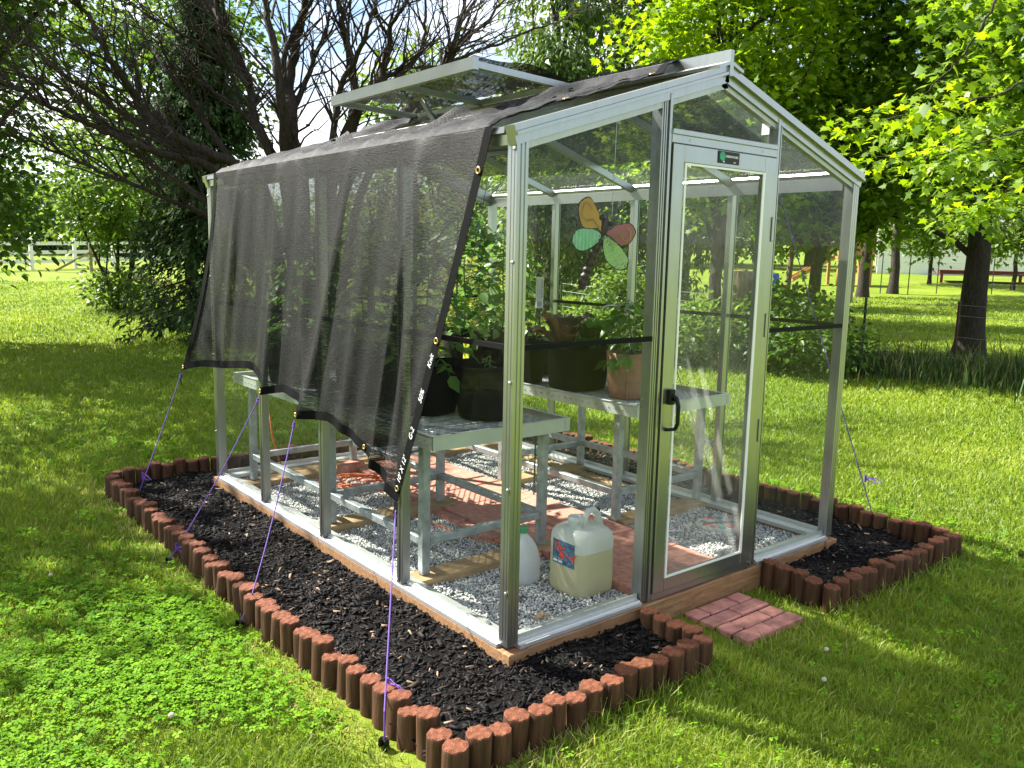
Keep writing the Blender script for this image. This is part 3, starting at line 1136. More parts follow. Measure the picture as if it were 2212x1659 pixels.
    for x in (0.016, W - 0.016):
        for k in range(4):
            a, b = ys[k] + 0.02, ys[k + 1] - 0.02
            pane([(x, a, 0.018), (x, b, 0.018), (x, b, HE - 0.05), (x, a, HE - 0.05)])
    yf = 0.018
    pane([(0.045, yf, 0.018), (0.745, yf, 0.018), (0.745, yf, slope_z(0.745) - 0.05), (0.045, yf, slope_z(0.045) - 0.05)])
    pane([(1.555, yf, 0.018), (W - 0.045, yf, 0.018), (W - 0.045, yf, slope_z(0.045) - 0.05), (1.555, yf, slope_z(1.555) - 0.05)])
    pane([(0.785, yf, 1.98), (1.515, yf, 1.98), (1.515, yf, slope_z(1.515) - 0.05), (W / 2, yf, HR - 0.05), (0.785, yf, slope_z(0.785) - 0.05)])
    yb = LN - 0.018
    pane([(0.045, yb, 0.018), (0.745, yb, 0.018), (0.745, yb, slope_z(0.745) - 0.05), (0.045, yb, slope_z(0.045) - 0.05)])
    pane([(0.775, yb, 0.018), (1.485, yb, 0.018), (1.485, yb, slope_z(1.485) - 0.05), (W / 2, yb, HR - 0.05), (0.775, yb, slope_z(0.775) - 0.05)])
    pane([(1.515, yb, 0.018), (W - 0.045, yb, 0.018), (W - 0.045, yb, slope_z(0.045) - 0.05), (1.515, yb, slope_z(1.515) - 0.05)])
    VX, V0, V1 = 0.53, 0.96, 2.31

    def rp(x, y):
        return (x, y, slope_z(x) + 0.004)
    for k in range(4):
        a, b = ys[k] + 0.018, ys[k + 1] - 0.018
        x0, x1 = W / 2 + 0.016, W - 0.03
        pane([rp(x0, a), rp(x1, a), rp(x1, b), rp(x0, b)], 'glass_roof')
        x0, x1 = 0.03, W / 2 - 0.016
        if k == 0 or k == 3:
            pane([rp(x0, a), rp(x1, a), rp(x1, b), rp(x0, b)], 'glass_roof')
        else:
            pane([rp(x0, a), rp(VX, a), rp(VX, b), rp(x0, b)], 'glass_roof')
    a, b = BAYS[0] + 0.018, V0 - 0.01
    pane([rp(VX + 0.001, a), rp(W / 2 - 0.016, a), rp(W / 2 - 0.016, b), rp(VX + 0.001, b)], 'glass_roof')
    # curb of the vent opening
    mb = MB()
    mb.beam(Vector(rp(VX, V0 - 0.02)) + SN * 0.012, Vector(rp(VX, V1 + 0.01)) + SN * 0.012, 0.035, 0.05, SN)
    mb.build('vent_curb', M['alu'], g, bevel=0.002)
    for y in (V0 - 0.004, V1 + 0.016):
        MB().beam(Vector(rp(VX + 0.02, y)) + SN * 0.008, Vector(rp(W / 2 - 0.02, y)) + SN * 0.008, 0.026, 0.04, SN).build('vent_curb', M['alu'], g, bevel=0.002)

    # roof vent, propped open
    hinge, free = (W / 2 - 0.035, HR + 0.048), (0.50, HR + 0.070)

    def vp(t, y, dz=0.0):
        return Vector((hinge[0] + (free[0] - hinge[0]) * t, y, hinge[1] + (free[1] - hinge[1]) * t + dz))
    mb = MB()
    mb.beam(vp(1, V0 - 0.03), vp(1, V1 + 0.03), 0.030, 0.055)
    mb.beam(vp(0.03, V0 - 0.03), vp(0.03, V1 + 0.03), 0.034, 0.024)
    for y in (V0 - 0.016, (V0 + V1) / 2, V1 + 0.016):
        mb.beam(vp(0.055, y, -0.004), vp(0.975, y, -0.004), 0.028, 0.030)
    rv = mb.build('roof_vent', M['alu'], g)
    mbg = MB()
    mbg.add([vp(0.04, V0, 0.008), vp(0.98, V0, 0.008), vp(0.98, V1, 0.008), vp(0.04, V1, 0.008)], [(0, 1, 2, 3)])
    mbg.build('vent_glass', M['glass_roof'], rv)
    ym = (V0 + V1) / 2 + 0.10
    mb = MB()
    p1 = vp(0.62, ym, -0.03)
    p0 = Vector(rp(VX + 0.05, ym - 0.34)) + Vector((0.02, 0, 0.02))
    mb.beam(p0, p1, 0.012, 0.030)
    mb.beam(p0 + Vector((0.05, 0, -0.01)), p0.lerp(p1, 0.55), 0.008, 0.024)
    mb.beam(p1 + Vector((0, -0.05, 0.012)), p1 + Vector((0, 0.07, 0.012)), 0.02, 0.014)
    mb.build('vent_opener', M['alu'], rv)

    # door
    d0, d1, zb, zt = 0.797, 1.503, 0.026, 1.932
    gx0, gx1, gz0, gz1 = 0.865, 1.418, 0.085, 1.862
    mb = MB()
    for lo, hi in (((d0, -0.016, zb), (gx0, 0.018, zt)), ((gx1, -0.016, zb), (d1, 0.018, zt)), ((gx0, -0.0155, zb), (gx1, 0.0175, gz0)), ((gx0, -0.0155, gz1), (gx1, 0.0175, zt))):
        mb.box(lo, hi)
    door = mb.build('door', M['alu'], g, bevel=0.0025)
    mb = MB()
    for lo, hi in (((gx0 + 0.001, -0.020, gz0 + 0.001), (gx0 + 0.012, -0.0165, gz1 - 0.001)), ((gx1 - 0.018, -0.021, gz0 + 0.001), (gx1 - 0.001, -0.0165, gz1 - 0.001)),
                   ((gx0 + 0.013, -0.020, gz0 + 0.001), (gx1 - 0.019, -0.0165, gz0 + 0.011)), ((gx0 + 0.013, -0.020, gz1 - 0.010), (gx1 - 0.019, -0.0165, gz1 - 0.001))):
        mb.box(lo, hi)
    mb.build('glass_bead', M['white'], door)
    mb = MB()
    mb.add([(gx0, 0.002, gz0), (gx1, 0.002, gz0), (gx1, 0.002, gz1), (gx0, 0.002, gz1)], [(0, 1, 2, 3)])
    mb.build('door_glass', M['glass_door'], door)
    for z in (0.62, 1.12, 1.56):
        MB().box((d1 - 0.012, -0.023, z), (d1 + 0.004, -0.0165, z + 0.11)).build('hinge', M['alu'], door, bevel=0.002)
    mb = MB()
    hx, hz = 0.835, 0.845
    mb.box((hx - 0.012, -0.040, hz + 0.02), (hx + 0.020, -0.0162, hz + 0.085))
    mb.tube([(hx + 0.004, -0.036, hz + 0.06), (hx + 0.006, -0.056, hz + 0.05), (hx + 0.008, -0.066, hz + 0.02), (hx + 0.008, -0.066, hz - 0.055), (hx + 0.005, -0.056, hz - 0.082), (hx - 0.006, -0.026, hz - 0.088), (hx - 0.008, -0.0165, hz - 0.088)], [0.010, 0.011, 0.010, 0.009, 0.009, 0.008, 0.010], 8)
    mb.tube([(hx + 0.012, -0.041, hz + 0.045), (hx + 0.014, -0.055, hz + 0.045)], 0.010, 10)
    mb.build('handle', M['black'], door, bevel=0.003)
    mb = MB()
    mb.box((1.078, -0.0185, 1.878), (1.222, -0.0162, 1.928))
    st = mb.build('maker_sticker', M['black'], door)
    cs = MB().lathe([(0.0, 0.0), (0.019, 0.0)], n=24)
    sc = cs.build('sticker_badge', simple('badge_green', (0.02, 0.30, 0.16), 0.5), st, origin=(0, 0, 0))
    sc.rotation_euler = (R(90), 0, 0)
    sc.location = (1.106, -0.0190, 1.907)
    for txt, sz, x, z in (('GREENHOUSES', 0.0125, 1.170, 1.908), ('www', 0.008, 1.190, 1.886), ('800', 0.008, 1.115, 1.885)):
        t = add_obj('sticker_lettering', text_mesh(txt, sz, M['white'], bold=0.0003), st)
        t.rotation_euler = (R(90), 0, 0)
        t.location = (x, -0.0192, z)
    # screws down the outer posts and bolts on the sill
    for px, py, zs in ((0.0, 0.012, (0.22, 0.62, 1.02, 1.45, 1.84)), (0.0, LN - 0.012, (0.3, 0.8, 1.3, 1.8))):
        for z in zs:
            o = MB().lathe([(0.0065, 0.0), (0.006, 0.004), (0.003, 0.006), (0.0, 0.006)], n=10).build('screw', M['steel'], g, origin=(0, 0, 0))
            o.rotation_euler = (0, R(-90), 0)
            o.location = (px - 0.002, py, z)
    for x, y in ((0.060, 0.20), (0.060, 0.66), (0.16, 0.062), (0.66, 0.062), (0.06, 1.42), (2.1, 0.062)):
        MB().lathe([(0.016, 0), (0.016, 0.002), (0.010, 0.002), (0.010, 0.010), (0.0, 0.011)], (x, y, 0.013), 8).build('sill_bolt', M['steel'], g)
    mb = MB()
    mb.box((1.500, 0.03, 2.085), (1.550, 0.070, 2.090))
    mb.box((1.494, 0.03, 2.040), (1.499, 0.070, 2.090))
    mb.build('wire_bracket', M['white'], g)
    return g


build_greenhouse()


# ------------------------------------------------------------------ shade net
BOT = [(0.0, (-0.15, 3.18, 0.70)), (0.06, (-0.10, 2.98, 0.745)), (0.12, (-0.06, 2.80, 0.755)), (0.26, (-0.035, 2.36, 0.80)), (0.33, (-0.05, 2.20, 0.785)),
       (0.40, (-0.08, 2.03, 0.70)), (0.47, (-0.05, 1.85, 0.735)), (0.53, (-0.06, 1.66, 0.72)), (0.58, (-0.09, 1.52, 0.655)), (0.65, (-0.06, 1.32, 0.67)), (0.74, (-0.05, 1.12, 0.62)),
       (0.82, (-0.05, 0.95, 0.57)), (0.92, (-0.06, 0.78, 0.48)), (1.0, (-0.09, 0.645, 0.435))]
_bu = np.array([b[0] for b in BOT])
_bp = np.array([b[1] for b in BOT])


def net_side(u, v):
    bx, by, bz = (np.interp(u, _bu, _bp[:, k]) for k in range(3))
    ty = 2.86 + (0.105 - 2.86) * u
    tz = HE + 0.012
    pw = 1.0 + 0.9 * max(0, 1 - u / 0.12)
    y = ty + (by - ty) * v ** pw
    z = tz + (bz - tz) * v
    fold = 0.5 + 0.5 * math.sin(u * 41 + 1.3 * math.sin(u * 13)) + 0.35 * math.sin(u * 97 + v * 2)
    ridges = sum(a * math.exp(-((u - c - s * (1 - v)) / w) ** 2) for c, s, w, a in ((0.155, -0.01, 0.012, 0.8), (0.40, -0.05, 0.02, 1.0), (0.58, -0.16, 0.02, 0.9), (0.58, 0.05, 0.015, 0.8), (0.86, -0.03, 0.016, 1.1), (0.94, -0.10, 0.02, 0.9), (0.70, 0.0, 0.02, 0.5)))
    env = (v ** 0.6) * (1 - 0.55 * v)
    x = -0.024 + (bx + 0.024) * v ** 1.5 - 0.016 * fold * env - 0.058 * ridges * env
    y += 0.012 * math.sin(u * 60) * env
    return Vector((min(x, -0.022), y, z))


def uv_from(me, fn):
    uv = me.uv_layers.new(name='UVMap')
    for lp in me.loops:
        uv.data[lp.index].uv = fn(me.vertices[lp.vertex_index].co)


def build_net():
    t = thing('shade_net', 'black knitted shade net draped over the greenhouse roof and left wall', 'shade net', (0, 0, 0))
    nu, nv = 150, 70
    mb = MB()
    mb.grid([[net_side(i / nu, j / nv) for j in range(nv + 1)] for i in range(nu + 1)])
    o = mb.build('side_cloth', M['net'], t, smooth=True)
    uv_from(o.data, lambda c: (c.y, c.z))

    # roof sheet
    def rz(x, y, q):
        w = 0.010 * math.sin(y * 19 + x * 6) + 0.008 * math.sin(y * 43 - x * 9) + 0.005 * math.sin(x * 35 + y * 11)
        w += 0.045 * math.exp(-((y - 0.86) / 0.10) ** 2) * max(0, 1 - abs(x - 0.95) / 0.5)
        w += 0.055 * math.exp(-((y - 0.98) / 0.07) ** 2) * math.exp(-((x - 0.43) / 0.10) ** 2)
        w += 0.060 * math.exp(-((y - 2.02) / 0.07) ** 2) * math.exp(-((x - 0.44) / 0.09) ** 2)
        w += 0.040 * math.exp(-((y - 2.42) / 0.12) ** 2) * max(0, 1 - abs(x - 0.9) / 0.6)
        return 0.030 + abs(w)
    ns, ny = 26, 90
    P, keep = [], []
    for i in range(ns + 1):
        x = -0.024 + (W / 2 + 0.024) * i / ns
        row = []
        y0 = 0.105 + 0.16 * (i / ns) ** 1.3
        y1 = 2.86 + 0.10 * i / ns
        for j in range(ny + 1):
            y = y0 + (y1 - y0) * j / ny
            zz = slope_z(max(x, 0)) + (rz(x, y, i / ns) if i > 0 else 0.012)
            if i >= ns - 2:
                zz = max(zz, HR + 0.020 + 0.052 * (i - ns + 3) / 3)
            row.append(Vector((x, y, zz)))
        P.append(row)
    mb = MB()
    V = [p for r in P for p in r]
    Fs = []
    for i in range(ns):
        for j in range(ny):
            c = (P[i][j] + P[i + 1][j + 1]) / 2
            if c.x > 0.455 + 0.03 * math.sin(c.y * 9) and 0.97 < c.y < 2.30:
                continue
            Fs.append((i * (ny + 1) + j, (i + 1) * (ny + 1) + j, (i + 1) * (ny + 1) + j + 1, i * (ny + 1) + j + 1))
    mb.add(V, Fs)
    o = mb.build('roof_cloth', M['net_roof'], t, smooth=True)
    uv_from(o.data, lambda c: (c.y, c.x))
    # cloth lying on the open vent
    mb = MB()
    mb.grid([[Vector((x, y, HR + 0.098 + 0.012 * abs(math.sin(y * 11 + x * 5)) + 0.010 * math.sin(y * 29) * math.sin(x * 17) + 0.012 * math.exp(-((y - 1.75) / 0.05) ** 2)
                     - 0.012 * max(0, (x - 1.0) / 0.1))) for y in np.linspace(0.945, 2.33, 60)] for x in np.linspace(0.50, 1.125, 24)])
    o = mb.build('vent_cloth', M['net_roof'], t, smooth=True)
    uv_from(o.data, lambda c: (c.y, c.x))
    # right slope
    mb = MB()
    mb.grid([[Vector((x, y, slope_z(x) + 0.026 + 0.008 * abs(math.sin(y * 17 + x * 7)) + (0.055 * max(0, 1 - (x - W / 2) / 0.08)))) for y in np.linspace(0.27 + 0.05 * (x - 1.1), 2.96, 70)]
             for x in np.linspace(W / 2, 1.95, 24)])
    o = mb.build('roof_cloth', M['net_roof'], t, smooth=True)
    uv_from(o.data, lambda c: (c.y, c.x))

    # black webbing hems
    def ribbon(edge, inner, w, lift):
        """edge, inner: lists of points; strip from edge w metres towards inner"""
        A, B = [], []
        for e, i in zip(edge, inner):
            d = (i - e).normalized()
            A.append(e + lift - d * 0.004)
            B.append(e + lift + d * w)
        mb = MB()
        mb.grid([A, B])
        m2 = mb
        return m2.build('hem', M['hem'], t, smooth=True)
    L_out = Vector((-0.006, 0, 0))
    vs = [k / 60 for k in range(61)]
    ribbon([net_side(1, v) for v in vs], [net_side(0.955, v) for v in vs], 0.042, L_out)
    ribbon([net_side(0, v) for v in vs], [net_side(0.03, v) for v in vs], 0.042, L_out)
    us = [k / 120 for k in range(121)]
    ribbon([net_side(u, 1) for u in us], [net_side(u, 0.95) for u in us], 0.042, L_out)
    xs = list(range(ns + 1))
    ribbon([P[i][0] for i in xs], [P[i][3] for i in xs], 0.042, SN * 0.007)
    # corner tails that hang below the ties
    for p in (net_side(0, 1), net_side(1, 1)):
        mb = MB()
        mb.grid([[p + Vector((-0.008, dy, 0)) for dy in (-0.018, 0.018)], [p + Vector((-0.02, dy - 0.012, -0.05)) for dy in (-0.016, 0.014)], [p + Vector((-0.022, dy - 0.02, -0.10)) for dy in (-0.010, 0.008)]])
        mb.build('hem_tail', M['hem'], t)

    # brass grommets
    def grommet(p, nrm, r=0.011):
        V, Fs = [], []
        q = Vector(nrm).to_track_quat('Z', 'Y')
        n, m = 18, 6
        for i in range(n):
            for j in range(m):
                a, b = 2 * math.pi * i / n, 2 * math.pi * j / m
                V.append(p + q @ Vector(((r + 0.004 * math.cos(b)) * math.cos(a), (r + 0.004 * math.cos(b)) * math.sin(a), 0.003 * math.sin(b))))
        for i in range(n):
            for j in range(m):
                Fs.append((i * m + j, ((i + 1) % n) * m + j, ((i + 1) % n) * m + (j + 1) % m, i * m + (j + 1) % m))
        MB().add(V, Fs).build('grommet', M['brass'], t, smooth=True)
    for v in (0.10, 0.53, 0.965):
        a, b = net_side(1, v), net_side(0.955, v)
        grommet(a + (b - a).normalized() * 0.02 + Vector((-0.008, 0, 0)), (-1, 0, 0))
    for u in (0.002, 0.40, 0.58, 0.80):
        grommet(net_side(u, 0.985) + Vector((-0.009, 0, 0)), (-1, 0, 0), 0.009)
    for i in (9, 22):
        grommet(P[i][0].lerp(P[i][3], 0.25) + SN * 0.009, SN)
    # chalk writing on the near hem, reading upwards from the tip
    mtx = simple('white_marker', (0.78, 0.78, 0.80), 0.8)
    for txt, v in (("10' X 12'", 0.905), ('G-2', 0.795), ('50%', 0.685), ('Knit', 0.585)):
        me = text_mesh(txt, 0.035, mtx, bold=0.0002, shear=0.2)
        a, b = net_side(1, min(1, v + 0.03)), net_side(1, v - 0.03)
        inn = (net_side(0.955, v) - net_side(1, v)).normalized()
        xd = (b - a).normalized()
        nn = Vector((-1, 0, 0))
        nn = (nn - xd * nn.dot(xd)).normalized()
        yd = nn.cross(xd)
        o = add_obj('hem_lettering', me, t)
        c = net_side(1, v) + inn * 0.019 + Vector((-0.0115, 0, 0))
        o.matrix_local = Matrix(((xd.x, yd.x, nn.x, c.x), (xd.y, yd.y, nn.y, c.y), (xd.z, yd.z, nn.z, c.z), (0, 0, 0, 1)))
    # a few dead bits lying on the cloth
    for (x, y, a) in ((0.28, 1.05, 0.3), (0.30, 2.0, 1.2), (0.62, 0.55, 2.0), (0.9, 0.75, 0.4)):
        z = slope_z(x) + rz(x, y, 0) + 0.006
        MB().add([(x, y, z), (x + 0.03, y + 0.012, z + 0.008), (x + 0.045, y, z + 0.01), (x + 0.02, y - 0.016, z + 0.012)], [(0, 1, 2, 3)]).build('dead_leaf', M['dry_leaf'], t)


build_net()


# ------------------------------------------------------------------ tie cords
def cord(name, label, pts, peg, bow=None, mat='rope', sag=0.03):
    p0, p1 = Vector(pts[0]), Vector(pts[-1])
    t = thing(name, label, 'cord', tuple(peg), 'purple cords tying the shade net down')
    path = []
    for k in range(len(pts) - 1):
        a, b = Vector(pts[k]), Vector(pts[k + 1])
        for j in range(12):
            f = j / 12
            path.append(a.lerp(b, f) + Vector((0, 0, -sag * (b - a).length * 4 * f * (1 - f))))
    path.append(p1)
    mb = MB()
    mb.tube(path, 0.0030, 6)
    mb.build('line', M[mat], t)
    c = p0.lerp(p1, 0.02)
    mb = MB()
    for s in (-1, 1):
        mb.tube([c, c + Vector((s * 0.012, s * 0.018, 0.008)), c + Vector((s * 0.02, s * 0.03, -0.012)), c + Vector((0, s * 0.012, -0.018)), c], 0.0026, 5)
    mb.build('knot', M[mat], t)
    if bow is not None:
        c = p0.lerp(p1, bow)
        mb = MB()
        for s in (-1, 1):
            mb.tube([c, c + Vector((0.012, s * 0.030 - 0.03, 0.012)), c + Vector((0.02, s * 0.022 - 0.075, -0.006)), c + Vector((0.01, -0.05, -0.018)), c], 0.0028, 5)
        mb.tube([c + Vector((0, 0, 0.02)), c, c + Vector((0, 0, -0.02))], 0.0065, 6)
        mb.build('bow', M[mat], t)
    mb = MB()
    e = Vector(pts[-1])
    mb.box((e.x - 0.010, e.y - 0.018, e.z - 0.10), (e.x + 0.010, e.y + 0.018, e.z + 0.004))
    mb.box((e.x - 0.022, e.y - 0.006, e.z - 0.02), (e.x - 0.0105, e.y + 0.006, e.z + 0.012))
    mb.build('stake', M['black'], t, bevel=0.003)


nz_ = net_side
cord('tie_cord', 'taut purple cord from the net tip down past the near log corner', [nz_(1, 1) + Vector((-0.01, 0, -0.03)), (-0.575, -0.075, -0.02), (-0.59, -0.10, -0.10)], (-0.59, -0.10, -0.10), 0.80, sag=0.0)
cord('tie_cord', 'slack purple cord curving from the net scallop to the middle of the left log row', [nz_(0.58, 1) + Vector((-0.01, 0, -0.01)), (-0.57, 1.05, 0.01), (-0.63, 1.04, -0.10)], (-0.63, 1.04, -0.10), 0.9, sag=0.045)
cord('tie_cord', 'purple cord from the net edge beside the second wall post to the left logs', [nz_(0.40, 1) + Vector((-0.01, 0, -0.01)), (-0.56, 1.98, 0.005), (-0.64, 1.97, -0.10)], (-0.64, 1.97, -0.10), 0.93, sag=0.03)
cord('tie_cord', 'purple cord with a bow from the far net corner to the back left logs', [nz_(0, 1) + Vector((-0.01, 0, -0.02)), (-0.50, 3.02, -0.02), (-0.54, 3.02, -0.08)], (-0.54, 3.02, -0.08), 0.80, sag=0.01)
cord('tie_cord', 'thin dark purple cord with a bow leaving the right eave behind the front right post', [(2.30, 0.52, HE - 0.02), (2.86, 0.10, 0.01), (2.93, 0.08, -0.08)], (2.93, 0.08, -0.08), 0.86, sag=0.0)
cord('tie_cord', 'thin dark cord seen through the dusty door pane, down to the right log row', [(2.30, 1.75, HE - 0.02), (2.86, 1.30, 0.01), (2.93, 1.28, -0.08)], (2.93, 1.28, -0.08), 0.86, sag=0.0)

# ------------------------------------------------------------------ benches
ZR, ZM = 0.685, 0.655


def bench(name, label, x0, x1, y0, y1, legs_y):
    t = thing(name, label, 'plant bench', ((x0 + x1) / 2, (y0 + y1) / 2, 0.01), 'plant benches in the greenhouse')
    h = 0.062
    mb = MB()
    zt, zl = ZR, ZR - h
    for lo, hi in (((x0, y0, zl), (x1, y0 + 0.003, zt)), ((x0, y1 - 0.003, zl), (x1, y1, zt)), ((x0, y0 + 0.003, zl), (x0 + 0.003, y1 - 0.003, zt)), ((x1 - 0.003, y0 + 0.003, zl), (x1, y1 - 0.003, zt)),
                   ((x0 - 0.004, y0 - 0.004, zt + 0.0005), (x1 + 0.004, y0 + 0.016, zt + 0.004)), ((x0 - 0.004, y1 - 0.016, zt + 0.0005), (x1 + 0.004, y1 + 0.004, zt + 0.004)),
                   ((x0 - 0.004, y0 + 0.0165, zt + 0.0005), (x0 + 0.016, y1 - 0.0165, zt + 0.004)), ((x1 - 0.016, y0 + 0.0165, zt + 0.0005), (x1 + 0.004, y1 - 0.0165, zt + 0.004))):
        mb.box(lo, hi)
    for y in legs_y:
        mb.box((x0 + 0.004, y - 0.02, zl + 0.002), (x1 - 0.004, y + 0.02, ZM - 0.022))
    fr = mb.build('tray_frame', M['bench'], t)
    for x in (x0, x1):
        s = -1 if x == x0 else 1
        mb = MB()
        a, b = sorted((x - s * 0.028, x + s * 0.0025))
        mb.box((a, y0 - 0.0025, zl + 0.001), (b, y0 - 0.0002, zt - 0.001))
        mb.box((min(x + s * 0.0002, x + s * 0.0025), y0, zl + 0.001), (max(x + s * 0.0002, x + s * 0.0025), y0 + 0.03, zt - 0.001))
        for dz in (0.014, 0.048):
            for dx in (0.014,):
                mb.lathe([(0.004, 0), (0.0, 0.0)], (x - s * dx, y0 - 0.003, zl + dz), 6)
        mb.build('corner_plate', M['bench'], fr)
    # expanded metal mesh
    V, Fs = [], []
    px, py = 0.022, 0.052
    nx = int((x1 - x0 - 0.01) / px)
    ny = int((y1 - y0 - 0.01) / (py / 2))
    w = 0.0022
    for i in range(nx + 1):
        xc = x0 + 0.005 + i * px
        sgn = 1 if i % 2 else -1
        for j in range(ny):
            s0 = sgn * (1 if j % 2 else -1)
            xa, xb = xc - s0 * px / 2, xc + s0 * px / 2
            ya, yb = y0 + 0.005 + j * py / 2, y0 + 0.005 + (j + 1) * py / 2
            n = len(V)
            V += [(xa - w, ya, ZM - 0.002), (xa + w, ya, ZM + 0.003), (xb + w, yb, ZM + 0.003), (xb - w, yb, ZM - 0.002)]
            Fs.append((n, n + 1, n + 2, n + 3))
    mb = MB()
    mb.add(V, Fs)
    mb.build('mesh_top', M['galv'], t)
    lw = 0.042
    xs = (x0 + 0.045, x1 - 0.045)
    for y in legs_y:
        for x in xs:
            MB().box((x - lw / 2, y - lw / 2, 0.012), (x + lw / 2, y + lw / 2, zl - 0.001)).build('leg', M['galv'], t, bevel=0.003)
        MB().box((xs[0] + lw / 2 + 0.001, y - 0.018, 0.150), (xs[1] - lw / 2 - 0.001, y + 0.018, 0.186)).build('cross_rail', M['galv'], t, bevel=0.003)
    for x in xs:
        for a, b in zip(legs_y[:-1], legs_y[1:]):
            MB().box((x - 0.018, a + lw / 2 + 0.001, 0.150), (x + 0.018, b - lw / 2 - 0.001, 0.188)).build('side_rail', M['galv'], t, bevel=0.003)
    return t


bench('plant_bench', 'metal mesh plant bench on the left, behind the shade net', 0.10, 0.90, 0.66, 2.98, (0.80, 1.72, 2.80))
bench('plant_bench', 'metal mesh plant bench on the right, holding the tan fabric pot', 1.42, 2.22, 0.69, 2.98, (0.86, 1.90, 2.82))


def board(label, lo, hi, rot=0.0, mat='board'):
    c = ((lo[0] + hi[0]) / 2, (lo[1] + hi[1]) / 2, lo[2])
    o = MB().box(lo, hi).build('wooden_board', M[mat], None, origin=c, bevel=0.004)
    o.rotation_euler = (0, 0, rot)
    return tag(o, label, 'board', 'boards laid under the bench legs')


board('pale wooden board under the near legs of the left bench', (0.075, 0.735, -0.03), (0.93, 0.865, 0.010), 0.02)
board('pale wooden board under the middle legs of the left bench', (0.09, 1.65, -0.03), (0.95, 1.79, 0.010), -0.02)
board('pale wooden board under the far legs of the left bench', (0.09, 2.72, -0.03), (0.96, 2.87, 0.010), 0.03)
board('pale wooden board under the near legs of the right bench', (1.475, 0.795, -0.03), (2.18, 0.925, 0.010), -0.02)
board('pale wooden board under the middle legs of the right bench', (1.475, 1.83, -0.03), (2.18, 1.97, 0.010), 0.02)
board('pale wooden board under the far legs of the right bench', (1.475, 2.75, -0.03), (2.18, 2.89, 0.010), 0.0)
board('long yellow board lying on the gravel along the right wall', (2.02, 1.05, -0.03), (2.10, 2.70, -0.004), 0.01)
board('long pale board lying on the gravel along the back wall', (0.25, 2.90, -0.03), (1.30, 2.98, 0.004), 0.0)


# ------------------------------------------------------------------ fabric pots and plants
def pot(label, x, y, r=0.168, h=0.265, mat='bag', taper=0.90, handles=False, z0=None):
    z0 = ZM + 0.005 if z0 is None else z0
    t = thing('fabric_pot', label, 'fabric pot', (x, y, z0), 'fabric grow pots on the benches')
    ph = random.uniform(0, 6)

    def fn(px, py, z, a):
        k = 1 + 0.020 * math.sin(3 * a + ph + z * 9) + 0.012 * math.sin(7 * a + ph) + 0.010 * math.sin(13 * a + 5 * z)
        return px * k, py * k, z + (0.008 * math.sin(2 * a + ph) if z > h * 0.9 else 0)
    rb = r * taper
    prof = [(0.0, 0.0), (rb * 0.8, 0.0), (rb * 0.97, 0.008), (rb * 1.02, 0.05), ((rb + r) / 2 * 1.02, h * 0.5), (r, h * 0.9), (r * 1.0, h), (r * 0.97, h + 0.002), (r * 0.95, h - 0.03), (r * 0.93, h - 0.06)]
    mb = MB()
    mb.lathe(prof, (x, y, z0), 40, fn=fn)
    o = mb.build('sack', M[mat], t, smooth=True)
    mb = MB()
    mb.tube([(x + r * 0.985 * math.cos(3.75), y + r * 0.985 * math.sin(3.75), z0 + h * q) for q in (0.04, 0.3, 0.6, 0.97)], 0.004, 6)
    mb.build('seam', M[mat], t)
    mb = MB()
    mb.lathe([(0.0, 0.004), (r * 0.5, 0.008), (r * 0.92, 0.0)], (x, y, z0 + h - 0.05), 24)
    mb.build('soil', M['soil'], t, smooth=True)
    for s in ((-1, 1) if handles else ()):
        mb = MB()
        a0 = 0.6 + (0 if s > 0 else math.pi)
        pts = []
        for k in range(9):
            f = k / 8
            a = a0 + (f - 0.5) * 0.62
            pts.append((x + r * math.cos(a), y + r * math.sin(a), z0 + h - 0.02 + 0.085 * math.sin(math.pi * f)))
        mb.tube(pts, 0.010, 6)
        mb.build('handle', M[mat], t)
    return z0 + h - 0.05


